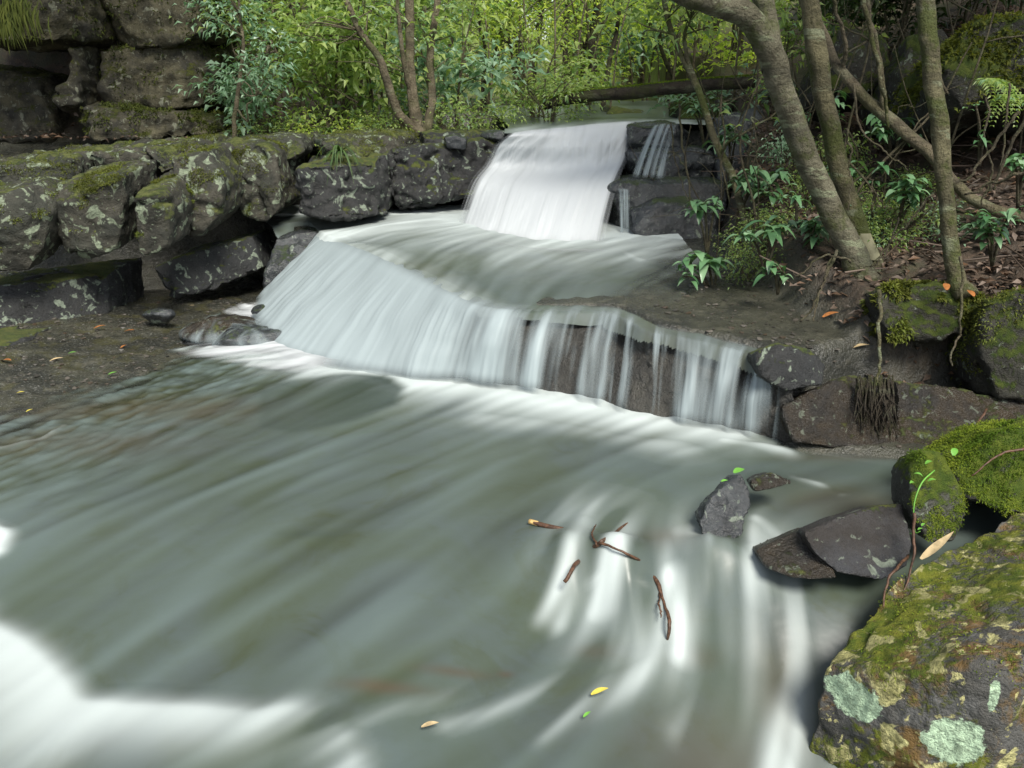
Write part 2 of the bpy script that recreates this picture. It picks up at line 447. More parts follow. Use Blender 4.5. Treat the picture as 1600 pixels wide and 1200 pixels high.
M["moss_dark"] = m_leaf("shade_tinted_moss_strands", [(0.03, 0.042, 0.009), (0.055, 0.07, 0.013), (0.085, 0.10, 0.02)], 0.85, 0.2, 0.2)  # hanging moss again, its colour lowered to stand for shade
M["moss_tuft"] = m_leaf("moss_shoots", [(0.055, 0.10, 0.008), (0.11, 0.165, 0.014), (0.19, 0.23, 0.025)], 0.85, 0.3, 0.2)
M["grass"] = m_leaf("strap_grass", [(0.03, 0.07, 0.016), (0.055, 0.11, 0.028), (0.10, 0.15, 0.045)], 0.6, 0.3)
M["litter"] = m_leaf("dry_leaves", [(0.035, 0.026, 0.018), (0.085, 0.06, 0.043), (0.19, 0.145, 0.115), (0.12, 0.066, 0.035), (0.055, 0.042, 0.03)], 0.6, 0.1, 0.4, (1.2, 1, 0.8))
M["leaf_yellow"] = m_flat("yellow_leaf", (0.62, 0.52, 0.08), 0.5, var=0.25)
M["leaf_green"] = m_flat("fallen_green_leaf", (0.14, 0.36, 0.05), 0.5, var=0.2)
M["leaf_orange"] = m_flat("orange_leaf", (0.36, 0.14, 0.04), 0.5)
M["leaf_tan"] = m_flat("tan_leaf", (0.52, 0.40, 0.22), 0.6, var=0.35)
M["stick"] = m_flat("wet_wood", (0.11, 0.055, 0.03), 0.5, var=0.6, scale=60)
M["stick_end"] = m_flat("broken_wood", (0.62, 0.42, 0.16), 0.6, var=0.3, scale=60)

# ------------------------------------------------------------------ the lie of the land
LIP = np.array([at_z(*p) for p in [(500, 364, .57), (512, 373, .56), (540, 383, .555), (584, 400, .545), (640, 428, .505), (700, 458, .475), (760, 482, .45),
                                   (850, 487, .44), (950, 490, .43), (1010, 518, .42), (1070, 530, .41), (1160, 552, .39), (1222, 582, .37)]])
BASE = np.array([at_z(*p) for p in [(415, 452, .14), (392, 486, .10), (400, 522, .05), (440, 560, .0), (540, 586, .0), (640, 600, .0), (725, 604, .0),
                                    (825, 620, .0), (930, 640, .0), (1000, 657, .0), (1060, 668, .0), (1140, 682, .0), (1222, 698, .0)]])
UL = np.array([at_z(*p) for p in [(792, 213, 1.31), (830, 208, 1.335), (880, 204, 1.355), (935, 198, 1.38), (993, 193, 1.395)]])
T_POLY = [p[:2] for p in LIP] + [at_z(1250, 575, .38)[:2], (2.2, 4.6), (3.2, 5.6), (3.2, 9.5), (-2.4, 9.5), (-2.3, 8.0), (-1.95, 7.25)]
U_POLY = [p[:2] + np.array([0, 0.12]) for p in UL] + [(1.7, 8.4), (2.2, 8.1), (2.2, 14), (-0.5, 14), (0.0, 9.2)]
# bank on the right, in plan: edge towards the stream, then closed far away
R_POLY = [(2.1, 8.2), (1.75, 7.3), (1.62, 6.3), (1.62, 5.6), (1.72, 5.0), (1.86, 4.62), (2.0, 4.47), (2.35, 4.5), (2.6, 4.55), (2.9, 4.3), (3.5, 3.9), (5, 3.2), (60, 2), (60, 70), (2.6, 70), (2.3, 14)]
L_FRONT = [at_y(-60, 320, 7.2)[:2], at_y(190, 300, 7.6)[:2], at_y(350, 300, 8.1)[:2], at_y(440, 300, 8.4)[:2], at_y(600, 260, 8.7)[:2], at_y(770, 220, 8.95)[:2]]
L_POLY = [(-60, 3), (-7, 6.2)] + L_FRONT + [(-0.7, 10), (-0.9, 70), (-60, 70)]
SHORE = [at_z(*p)[:2] for p in [(-500, 720, .03), (0, 655, .03), (90, 625, .03), (190, 585, .03), (275, 545, .03), (330, 505, .05), (420, 470, .1), (450, 440, .12), (380, 400, .15)]] + [(-2.4, 7.6), (-6, 7.6), (-9, 5)]
SHELF = [at_z(*p)[:2] for p in [(1215, 690, .03), (1300, 705, .03), (1400, 716, .03), (1480, 760, .03)]] + [(2.6, 2.6), (4, 2.4), (6, 3), (3, 4.8), (1.9, 4.8), (1.5, 4.5)]

ROCKY = [at_z(u, v, .45)[:2] for (u, v) in [(955, 493), (985, 470), (1050, 440), (1062, 410), (1075, 392)]] + [(2.5, 6.9), (3, 5), (2.4, 4)] + [at_z(u, v, .40)[:2] for (u, v) in [(1230, 590), (1160, 556), (1060, 535), (1000, 518)]]
def crest_y(x):   # where the pool starts to run off towards the camera
    return np.interp(x, [-4, -2.0, -0.6, 0.05, 0.25, 0.45, 0.62, 0.95, 1.6], [3.6, 3.5, 3.3, 3.2, 3.17, 3.0, 3.08, 2.92, 2.9])
def water_z(x, y):
    wdt = np.interp(x, [-3, -0.5, 0.1, 0.3, 1.2], [1.6, 1.5, 0.6, 0.42, 0.5])
    z = -0.17 * sst(0, 1, (crest_y(x) - y) / wdt)
    z = z - 0.24 * sst(2.75, 1.95, y) * sst(0.25, 0.8, x)
    for (u, v, zz, sx, sy, am) in [(952, 862, .0, .12, .09, .075), (885, 848, .0, .075, .085, .05), (1118, 866, .0, .13, .10, .06), (1050, 945, -.1, .06, .09, .04)]:
        q = at_z(u, v, zz); z = z + am * np.exp(-(((x - q[0]) / sx) ** 2 + ((y - q[1]) / sy) ** 2))
    # smooth hump where the stream runs over a sunken rock
    h = at_z(560, 605, 0.0)
    z = z + 0.035 * np.exp(-(((x - h[0]) / 0.36) ** 2 + ((y - h[1] - 0.02) / 0.26) ** 2))
    return z
def z_terrace(x, y):
    return np.interp(y, [3.8, 4.35, 5.05, 5.5, 6.3, 7.2, 9], [.355, .39, .437, .475, .535, .565, .60])
def z_bank(x, y):
    return 0.62 + 0.22 * np.clip(y - 4.6, -1, 6) + 0.10 * np.clip(y - 10.6, 0, 60) + 0.42 * np.clip(x - 2.7, 0, 3) + 0.25 * np.clip(x - 5.7, 0, 60)
def gz(x, y):
    x = np.atleast_1d(np.asarray(x, float)); y = np.atleast_1d(np.asarray(y, float))
    P = xy3(x, y)
    n1 = fbm(P * 1.4, 4); n2 = fbm(P * 6, 3)
    z = water_z(x, y) - 0.13 + 0.02 * n1
    sh = poly_sd(x, y, SHORE)
    z = z + sst(-0.5, 0.25, sh) * 0.142 + 0.07 * sst(0.1, 1.4, sh) + 0.022 * n2 * sst(-0.5, 0.1, sh)
    se = poly_sd(x, y, SHELF)
    z = z + sst(-0.12, 0.12, se) * 0.17 + 0.012 * n2 * sst(-0.1, 0.1, se)
    dT = poly_sd(x, y, T_POLY)
    rk = poly_sd(x, y, ROCKY)
    zt = z_terrace(x, y) + 0.022 * sst(-0.22, 0.25, rk + 0.10 * n1 + 0.03 * n2) + 0.007 * n1 + 0.010 * n2 * sst(-.2, .1, rk)
    z = np.where(dT > 0.02, np.maximum(z, z + (zt - z) * sst(0.03, 0.14, dT)), z)
    dU = poly_sd(x, y, U_POLY)
    zu = 1.33 + 0.03 * np.clip(y - 8.3, 0, 20) + 0.02 * n1 - 0.02
    z = np.maximum(z, z + (zu - z) * sst(0.0, 0.14, dU))
    far = np.clip(y - 13, 0, 60)
    dL = poly_sd(x, y, L_POLY)
    zl = 1.12 + 0.05 * np.clip(y - 8.6, 0, 4) + 0.10 * np.clip(y - 11, 0, 50) + 0.03 * n1 + 0.30 * np.clip(-x - 2.2, 0, 30) * sst(8.6, 10, y) + 1.6 * sst(9.6, 10.4, y + 0.3 * n1) * sst(-2.9, -3.6, x)
    z = np.maximum(z, z + (zl - z) * sst(0, 0.22, dL))
    dR = poly_sd(x, y, R_POLY) + 0.05 * n1
    zr = z_bank(x, y) + 0.05 * n1 + 0.02 * n2
    z = np.maximum(z, z + (zr - z) * sst(0, 0.2, dR))
    z = np.where(y > 11, np.maximum(z, 1.4 + (0.16 - 0.10 * np.exp(-((x - 2.5) / 4.5) ** 2)) * far + 0.25 * n1 * sst(0, 4, far)), z)
    return z
def g1(x, y): return float(gz(x, y)[0])

def axis(a, b, step, lo, hi, k=1.16):
    mid = list(np.arange(a, b, step)); s = step; q = []
    p = mid[-1]
    while p < hi: s *= k; p += s; q.append(p)
    s = step; p = a; f = []
    while p > lo: s *= k; p -= s; f.append(p)
    return np.array(f[::-1] + mid + q)
gx, gy = axis(-4.6, 3.6, 0.03, -60, 60), axis(1.2, 9.6, 0.03, -2, 75)
X, Y = np.meshgrid(gx, gy, indexing='ij'); xf, yf = X.ravel(), Y.ravel()
zf = gz(xf, yf)
soil = np.maximum(sst(0.02, 0.2, poly_sd(xf, yf, R_POLY)), sst(0.5, 1.2, poly_sd(xf, yf, L_POLY)) * sst(8.8, 9.4, yf))
soil = np.maximum(soil, sst(11, 12.5, yf))
dry = sst(-0.3, 0.4, poly_sd(xf, yf, SHORE))
t = NT("stream_bed_rock")
n1, n2, n3 = t.noise(2.2, 5), t.noise(11, 5, 0.7), t.noise(55, 4, 0.7)
c = t.mix(t.ss(n1, 0.38, 0.62), (0.052, 0.052, 0.038), (0.028, 0.029, 0.024))
c = t.mix(t.math('MULTIPLY', t.ss(n2, 0.5, 0.68), 0.6), c, (0.095, 0.09, 0.066))
c = t.mix(t.math('MULTIPLY', t.ss(n3, 0.55, 0.7), 0.7), c, (0.02, 0.02, 0.016))
c = t.mix(t.math('MULTIPLY', t.ss(t.noise(75, 2, 0.5), 0.62, 0.68), t.math('MULTIPLY', t.attr("dry"), 0.8)), c, (0.17, 0.17, 0.15))
c = t.mix(t.math('MULTIPLY', t.ss(t.noise(6, 5, 0.7), 0.5, 0.62), t.math('MULTIPLY', t.attr("dry"), 0.5)), c, (0.065, 0.062, 0.022))
sc_ = t.mix(t.ss(n2, 0.4, 0.65), (0.03, 0.022, 0.014), (0.075, 0.05, 0.032))
sc_ = t.mix(t.math('MULTIPLY', t.ss(n1, 0.5, 0.62), 0.5), sc_, (0.03, 0.04, 0.01))
fc_ = t.mix(t.ss(n1, 0.35, 0.6), (0.20, 0.25, 0.06), (0.10, 0.12, 0.04))
sc_ = t.mix(t.attr("green"), sc_, fc_)
c = t.mix(t.attr("soil"), c, sc_)
rg = t.math('ADD', t.math('MULTIPLY', t.attr("soil"), 0.45), t.math('ADD', 0.05, t.math('MULTIPLY', n2, 0.42)))
h = t.math('ADD', n2, t.math('MULTIPLY', n3, 0.5))
M["ground"] = t.done(t.pbsdf(c, rg, 0.5, t.bump(h, 0.6, 0.04)))
ground = link("ground", mesh_np("ground", np.stack([xf, yf, zf], 1), [grid_faces(len(gx), len(gy))], {"soil": soil, "dry": dry, "green": sst(13, 15.5, yf + .4 * fbm(xy3(xf, yf) * .8, 2))}), M["ground"])
tag(ground, kind="structure")

# ------------------------------------------------------------------ water
def flow_at(vecs, z):
    out = []
    for (u, v, du, dv) in vecs:
        a, b = at_z(u, v, z)[:2], at_z(u + du * 20, v + dv * 20, z)[:2]
        e = b - a; out.append((a[0], a[1], e[0] / np.hypot(*e), e[1] / np.hypot(*e)))
    return np.array(out)
def flow_field(X, Y, fv):
    wsum = 0; fx = 0; fy = 0
    for a in fv:
        wt = 1 / (((X - a[0]) ** 2 + (Y - a[1]) ** 2) + 0.04) ** 1.5
        fx = fx + wt * a[2]; fy = fy + wt * a[3]; wsum = wsum + wt
    n = np.hypot(fx, fy) + 1e-9
    return fx / n, fy / n
def bil(A, i, j):
    i = np.clip(i, 0, A.shape[0] - 1.001); j = np.clip(j, 0, A.shape[1] - 1.001)
    a, b = i.astype(int), j.astype(int); f, g = i - a, j - b
    return (A[a, b] * (1 - f) * (1 - g) + A[a + 1, b] * f * (1 - g) + A[a, b + 1] * (1 - f) * g + A[a + 1, b + 1] * f * g)
def lic(N, fx, fy, L, h=1.0):
    """average the noise along the current: the silk of running water"""
    ii, jj = np.meshgrid(np.arange(N.shape[0], dtype=float), np.arange(N.shape[1], dtype=float), indexing='ij')
    acc = N.copy(); wsum = 1.0
    for sg in (1, -1):
        i, j = ii.copy(), jj.copy()
        for k in range(1, L + 1):
            vx, vy = bil(fx, i, j), bil(fy, i, j)
            i += sg * vx * h; j += sg * vy * h
            wt = 0.5 + 0.5 * math.cos(math.pi * k / L)
            acc += wt * bil(N, i, j); wsum += wt
    o = acc / wsum; o -= o.mean()
    return o / (o.std() + 1e-9)
def blur(A, k):
    for ax in (0, 1):
        for _ in range(2):
            c = np.cumsum(np.insert(np.pad(A, [(k, k) if a == ax else (0, 0) for a in (0, 1)], mode='edge'), 0, 0, axis=ax), axis=ax)
            s1 = [slice(None)] * 2; s2 = [slice(None)] * 2
            s1[ax] = slice(2 * k + 1, None); s2[ax] = slice(0, -(2 * k + 1))
            A = (c[tuple(s1)] - c[tuple(s2)]) / (2 * k + 1)
    return A
def px_line(pts, z):
    return np.array([at_z(p[0], p[1], p[2] if len(p) > 2 else z)[:2] for p in pts])
def stroke(x, y, pts, wid, amt, z=0.0, wid2=None, inner=0.03):
    """soft band of foam along a line; with wid2 the band fades over wid on its left side and wid2 on its right"""
    pl = spline(px_line(pts, z), 40)
    d, sg, tt = line_d(x, y, pl)
    endf = 1.0
    if wid2 is None: return amt * np.exp(-(d / wid) ** 2)
    dd = np.where(sg > 0, d / wid, d / wid2)
    return amt * np.exp(-dd ** 1.6)
def m_water(name):
    t = NT(name)
    f, st, bd = t.attr("foam"), t.attr("silk"), t.attr("deep")
    bed = t.mix(t.ss(t.noise(1.5, 4, 0.6, dist=0.5), 0.36, 0.64), (0.046, 0.058, 0.032), (0.056, 0.070, 0.064))
    bed = t.mix(t.math('MULTIPLY', t.ss(t.noise(2.7, 5, 0.7, dist=0.8), 0.5, 0.68), 0.7), bed, (0.040, 0.047, 0.018))
    bed = t.mix(t.attr("brown"), bed, (0.070, 0.055, 0.034))
    bed = t.mix(bd, bed, (0.028, 0.040, 0.033))
    veil = t.math('MULTIPLY', t.math('MULTIPLY', t.ss(st, 0.05, 0.95), 0.85), t.math('SUBTRACT', 1.0, t.math('MULTIPLY', t.math('MAXIMUM', bd, t.attr("brown")), 0.8)))
    c = t.mix(veil, bed, (0.105, 0.138, 0.130))
    c = t.mix(t.ss(t.math('SUBTRACT', 0.32, st), 0.0, 0.3), c, t.mix(0.35, bed, (0.025, 0.032, 0.014)))
    c = t.mix(f, c, (0.45, 0.50, 0.49))
    rg = t.math('ADD', 0.30, t.math('MULTIPLY', f, 0.45))
    h = t.noise(6, 3, 0.5)
    sh = t.pbsdf(c, rg, 0.4, t.bump(h, 0.12, 0.02))
    tr = t.n("ShaderNodeBsdfTransparent"); mx = t.n("ShaderNodeMixShader")
    t.l(t.math('MAXIMUM', t.attr("thin"), f), mx.inputs[0]); t.l(tr.outputs[0], mx.inputs[1]); t.l(sh, mx.inputs[2])
    return t.done(mx.outputs[0])
M["water"] = m_water("stream_water")

def water_sheet(name, x0, x1, y0, y1, step, fv, zfun, foam_f, deep_f, brown_f, L, keep, relief=0.006, seed=3, fine=0.55, name_thin=True, z0=0.0):
    xs, ys = np.arange(x0, x1, step), np.arange(y0, y1, step)
    X, Y = np.meshgrid(xs, ys, indexing='ij'); x, y = X.ravel(), Y.ravel()
    fx, fy = flow_field(X, Y, fv)
    rs = np.random.RandomState(seed)
    a = lic(blur(rs.normal(size=X.shape), 5), fx, fy, int(L * 1.5), 1.0)
    b = lic(blur(rs.normal(size=X.shape), 2), fx, fy, L, 1.0)
    cc = lic(blur(rs.normal(size=X.shape), 12), fx, fy, L, 1.0)
    e_ = lic(blur(rs.normal(size=X.shape), 1), fx, fy, 8, 1.0)
    rif = (sst(1.5, 0.3, -poly_sd(x, y, SHORE)) if z0 < .3 else 0.25 + 0 * x).reshape(X.shape)
    silk = a * 0.5 + b * (fine + .2) + cc * 0.45 + 1.35 * rif * e_
    foam0 = foam_f(x, y).reshape(X.shape)
    chute = (sst(3.7, 3.25, y) * sst(-1.0, -.4, x)).reshape(X.shape) * (1.0 if z0 < .3 else 0)
    calm = (1 - .85 * sst(2.75, 2.5, y) * sst(-.3, -.6, x)).reshape(X.shape) if z0 < .3 else 1.0
    foam0 = foam0 * (1 - .48 * chute)
    fb = lic(blur(rs.normal(size=X.shape), 1), fx, fy, 30, 1.0) if z0 < .3 else 0
    foam0 = foam0 * (1 + .30 * fb * chute)
    foam = np.clip(foam0 * (1 + (.30 * chute + (0.08 + 0.30 * (1 - foam0)) * (1.0 if z0 < .3 else .6) * calm) * a + (.60 * chute + (0.07 + 0.30 * (1 - foam0)) * calm) * b) + 0.02 * cc * (foam0 > 0.02), 0, 1)
    foam = np.clip(foam, 0, 1) ** 1.05
    z = zfun(x, y).reshape(X.shape) + 0.0035 * rif * e_ + relief * (0.5 * a + 0.4 * b + cc * 0.4) + 0.022 * np.clip(foam0, 0, 1.0)
    sv = np.clip(0.46 + ((0.135 + 0.04 * rif) * (1 - 0.38 * sst(-1.0, .3, X)) if z0 < .3 else .10) * silk, 0, 1)
    V = np.stack([x, y, z.ravel()], 1)
    F = grid_faces(len(xs), len(ys))
    dep = z.ravel() - gz(x, y)
    thin = sst(-0.01, 0.085, dep + 0.012 * b.ravel() + 0.008 * a.ravel()) if name_thin else np.ones(len(x))
    if z0 > .3: thin = np.maximum(thin, 0.9 * sst(.06, -.22, poly_sd(x, y, ROCKY) + .05 * b.ravel()))
    k = keep(x, y, z.ravel()); F = F[k[F].any(1)]
    used = np.unique(F); remap = np.full(len(V), -1); remap[used] = np.arange(len(used))
    me = mesh_np(name, V[used], [remap[F]], {"foam": foam.ravel()[used], "silk": sv.ravel()[used], "deep": deep_f(x, y)[used], "brown": brown_f(x, y)[used], "thin": thin[used]})
    o = link(name, me, M["water"]); tag(o, kind="structure"); return o

POOL_FLOW = flow_at([(620, 620, -1, .35), (900, 690, -.9, .3), (1100, 720, -1, .2), (1300, 770, -1, .2), (330, 640, -1, .45), (200, 700, -1, .5), (60, 700, -1, .45),
                     (400, 760, -1, .42), (150, 820, -1, .42), (600, 760, -1, .38), (750, 800, -1, .45), (300, 900, -1, .5), (120, 950, -1, .5), (450, 960, -1, .52), (300, 1040, -1, .5),
                     (600, 900, -1, .5), (750, 900, -1, .55), (700, 1020, -1, .5), (870, 860, -.5, .6), (900, 930, -.6, .9), (850, 1000, -1, .75), (960, 900, -.05, 1), (1040, 930, .3, 1),
                     (1000, 1030, -.5, .8), (900, 1080, -1, .8), (750, 1120, -1, .6), (620, 1150, -1, .55), (1100, 860, .1, 1), (1180, 920, .3, 1), (1230, 980, -.1, 1), (1260, 930, .5, .8),
                     (1120, 1000, -.5, 1), (1150, 1080, -.5, 1), (1230, 1100, -.15, 1), (1000, 1150, -.6, .8), (1200, 1180, -.3, 1), (400, 1180, -1, .3), (100, 1180, -1, .25), (100, 1060, -.8, .6)], 0.0)
def pool_foam(x, y):
    f = np.zeros_like(x)
    # foot of the lower waterfall: BASE runs left to right, the pool lies on its right-hand side
    pl = spline(BASE[2:, :2], 60); d, sg, tt = line_d(x, y, pl)
    wd = np.interp(tt, [0, .2, .4, .6, .8, 1], [.16, .20, .33, .30, .20, .10])
    am = np.interp(tt, [0, .5, .75, .93, 1], [1.05, 1.05, .95, .7, .1])
    f = np.maximum(f, am * np.where(sg > 0, np.exp(-(d / .3) ** 2), np.exp(-(d / wd) ** 1.8)))
    f = np.maximum(f, stroke(x, y, [(400, 566), (530, 574), (615, 586), (655, 604)], .085, .95))
    f = np.maximum(f, stroke(x, y, [(360, 552), (430, 560), (540, 572), (640, 590)], .10, 1.0))
    f = np.maximum(f, stroke(x, y, [(1130, 690), (1180, 696), (1230, 708)], .05, .7))
    f = np.maximum(f, stroke(x, y, [(760, 655), (900, 668), (1060, 700)], .13, .42))
    f = np.maximum(f, stroke(x, y, [(280, 548), (330, 546), (400, 560), (470, 562)], .07, .85))
    f = np.maximum(f, stroke(x, y, [(930, 840), (960, 900), (990, 970)], .19, .58, -.1))
    f = np.maximum(f, stroke(x, y, [(1150, 880), (1210, 960), (1230, 1050)], .22, .50, -.12))
    # small chute over the branch
    f = np.maximum(f, stroke(x, y, [(915, 822), (888, 850), (874, 890), (860, 920)], .07, .72, -.02))
    f = np.maximum(f, stroke(x, y, [(975, 862), (958, 885), (950, 915)], .085, .85, -.03))
    f = np.maximum(f, stroke(x, y, [(1000, 880), (1010, 905), (1000, 920)], .09, .42, -.08))
    f = np.maximum(f, stroke(x, y, [(920, 922), (960, 926), (1010, 930)], .035, .7, -.12))
    f = np.maximum(f, stroke(x, y, [(1045, 930), (1062, 965), (1060, 1000)], .07, .68, -.13))
    f = np.maximum(f, stroke(x, y, [(1030, 1000), (990, 1040), (930, 1085), (840, 1130)], .055, .42, -.15))
    f = np.maximum(f, stroke(x, y, [(930, 1035), (860, 1070), (780, 1100), (700, 1125)], .04, .34, -.15))
    f = np.maximum(f, stroke(x, y, [(780, 1055), (700, 1085), (610, 1110), (560, 1130)], .03, .32, -.15))
    # big soft chute beside the dark stones
    f = np.maximum(f, stroke(x, y, [(1100, 852), (1115, 875), (1150, 895), (1200, 925)], .10, .8, -.04))
    f = np.maximum(f, stroke(x, y, [(1165, 905), (1230, 935), (1245, 980)], .12, .58, -.12))
    f = np.maximum(f, stroke(x, y, [(1110, 870), (1090, 920), (1080, 960)], .06, .4, -.08))
    f = np.maximum(f, stroke(x, y, [(1230, 990), (1220, 1070), (1230, 1140)], .08, .42, -.16))
    f = np.maximum(f, stroke(x, y, [(1170, 1000), (1120, 1060), (1070, 1110)], .06, .30, -.16))
    f = np.maximum(f, stroke(x, y, [(1150, 812), (1185, 822), (1210, 845)], .05, .5, -.02))
    f = np.maximum(f, stroke(x, y, [(1240, 745), (1280, 758), (1310, 770)], .025, .25))
    f = f * (1 - .96 * hump(x, y))
    # the standing wave across the lower left corner
    crest = [(-120, 940), (-30, 985), (40, 1020), (88, 1062), (118, 1095), (170, 1102), (260, 1104), (350, 1110), (400, 1114), (450, 1108), (505, 1120), (540, 1155), (552, 1205), (556, 1290)]
    pl = spline(px_line(crest, -.13), 60); d, sg, tt = line_d(x, y, pl)
    dec = np.interp(tt, [0, .3, .4, .62, .8, 1], [.40, .32, .15, .125, .11, .10]); am = np.interp(tt, [0, .35, .6, .75, 1], [.92, .84, .74, .66, .5])
    f = np.maximum(f, am * np.exp(-np.where(sg > 0, d / .05, d / dec) ** 1.7))
    f = np.maximum(f, stroke(x, y, [(-60, 830), (-10, 838), (8, 850), (-5, 868)], .035, 1.0, -.05))
    f = np.maximum(f, stroke(x, y, [(0, 700), (60, 685), (100, 665)], .02, .3))
    return f
_h = at_z(530, 612, 0.03)
_h2 = at_z(1170, 750, 0.0)
HUMP = [at_z(u, v, .03)[:2] for (u, v) in [(395, 604), (450, 588), (540, 580), (605, 585), (640, 603), (628, 628), (560, 652), (460, 672), (395, 660)]]
def hump(x, y): return sst(-.015, .07, poly_sd(x, y, HUMP)) * (0.55 + 0.45 * sst(450, 600, 800 + 1331 * x / (np.hypot(y, 1.75))))
def pool_deep(x, y):
    d = 0.85 * hump(x, y)
    p = at_z(1190, 745, 0); d = np.maximum(d, .75 * np.exp(-((x - p[0]) / .16) ** 2 - ((y - p[1]) / .09) ** 2))
    p = at_z(1400, 745, 0); d = np.maximum(d, .45 * np.exp(-((x - p[0]) / .45) ** 2 - ((y - p[1]) / .3) ** 2))
    p = at_z(480, 830, 0); d = np.maximum(d, .35 * np.exp(-((x - p[0]) / .14) ** 2 - ((y - p[1]) / .03) ** 2))
    p = at_z(1280, 900, -.1); d = np.maximum(d, .3 * np.exp(-((x - p[0]) / .2) ** 2 - ((y - p[1]) / .12) ** 2))
    return np.clip(d, 0, 1)
def pool_brown(x, y):
    b = np.zeros_like(x)
    for (u, v, rx, ry, a) in [(1050, 840, .13, .09, .8), (1350, 790, .35, .22, .75), (1230, 1060, .12, .25, .7), (1150, 1150, .40, .25, .65), (600, 1080, .16, .03, .85), (710, 1050, .12, .025, .75), (790, 1045, .03, .02, .8), (1080, 1010, .12, .06, .5), (930, 1010, .10, .05, .5), (250, 640, .7, .25, .7), (120, 690, .6, .25, .6), (60, 640, .6, .2, .85), (1350, 715, .4, .06, .8)]:
        p = at_z(u, v, 0 if v < 850 else -.15); b = np.maximum(b, a * np.exp(-((x - p[0]) / rx) ** 2 - ((y - p[1]) / ry) ** 2))
    return b
def pool_keep(x, y, z): return (gz(x, y) < z + 0.12) & (poly_sd(x, y, T_POLY) < 0.3)
def pool_z(x, y):
    P = xy3(x, y)
    rif = sst(0.9, 0.1, -poly_sd(x, y, SHORE))            # riffles over the shallow shelf at the left
    return water_z(x, y) + 0.010 * rif * fbm(P * np.array([7, 13, 1]), 3)
water_sheet("water", -4.6, 2.3, 1.0, 6.9, 0.0125, POOL_FLOW, pool_z, pool_foam, pool_deep, pool_brown, 46, pool_keep, relief=0.005)

TERR_FLOW = flow_at([(850, 365, -1, .3), (650, 370, -1, .1), (560, 375, -1, .2), (700, 430, -.7, .6), (900, 440, -.8, .35), (800, 460, -.5, .8), (600, 400, -1, .5), (940, 400, -1, .2), (900, 480, -.2, 1), (1000, 430, -1, .3)], 0.54)
def terr_foam(x, y):
    f = stroke(x, y, [(730, 345), (790, 352), (850, 358), (900, 362), (945, 366)], 2.0, 1.2, .58, .95)
    f = np.where(y > 7.9, 1.0, f)
    f = np.maximum(f, stroke(x, y, [(500, 372), (600, 362), (680, 350), (760, 347)], .32, 1.0, .57))
    f = np.maximum(f, stroke(x, y, [(500, 380), (580, 395), (640, 415), (690, 440), (730, 466)], .22, .45, .54))
    f = np.maximum(f, stroke(x, y, [(850, 480), (900, 484), (945, 486)], .03, .4, .51))
    f = np.maximum(f, stroke(x, y, [(945, 380), (980, 398), (1000, 405)], .07, .7, .56))
    f = np.maximum(f, stroke(x, y, [(890, 402), (960, 408), (1040, 405)], .03, .35, .55))
    p = at_z(950, 440, .52)
    return f * (1 - 0.85 * np.exp(-((x - p[0]) / .70) ** 2 - ((y - p[1]) / .42) ** 2))
def terr_deep(x, y):
    d = np.zeros_like(x)
    for (u, v, rx, ry, a) in [(900, 440, .6, .3, .45), (790, 465, .14, .09, .6), (1000, 460, .4, .25, .5)]:
        p = at_z(u, v, .52); d = np.maximum(d, a * np.exp(-((x - p[0]) / rx) ** 2 - ((y - p[1]) / ry) ** 2))
    return d
LIPD = spline(LIP, 120)
def terr_z(x, y):
    d, sg, tt = line_d(x, y, LIPD)
    zl = np.interp(tt, np.linspace(0, 1, 120), LIPD[:, 2])
    w_ = sst(0.5, 0.05, d)
    return (z_terrace(x, y) + 0.026) * (1 - w_) + (zl + 0.004 - 0.9 * np.where(sg < 0, d, 0)) * w_
def terr_brown(x, y): return 0.35 * sst(-.5, .0, poly_sd(x, y, ROCKY))
def terr_keep(x, y, z): return (poly_sd(x, y, T_POLY) > -0.05) & (gz(x, y) < z + 0.05) & (poly_sd(x, y, ROCKY) < 0.3) & (x < 1.34)
water_sheet("water", -2.5, 1.7, 3.9, 8.4, 0.0125, TERR_FLOW, terr_z, terr_foam, terr_deep, terr_brown, 34, terr_keep, relief=0.003, seed=8, z0=.5)
UP_FLOW = np.array([(0.3, 8.4, -.2, -1), (0.8, 9.5, -.1, -1), (0.5, 11, 0, -1)])
def up_foam(x, y): return 0.5 * sst(9.6, 8.3, y)
water_sheet("water", -1.0, 2.3, 8.0, 13.0, 0.03, UP_FLOW, lambda x, y: 1.335 + 0.03 * np.clip(y - 8.3, 0, 9) + 0.045 * np.clip(x, 0, 1.3) - 0.012, up_foam, lambda x, y: 0 * x, lambda x, y: 0 * x, 20, lambda x, y, z: poly_sd(x, y, U_POLY) > -0.02, relief=0.003, seed=5, name_thin=False)

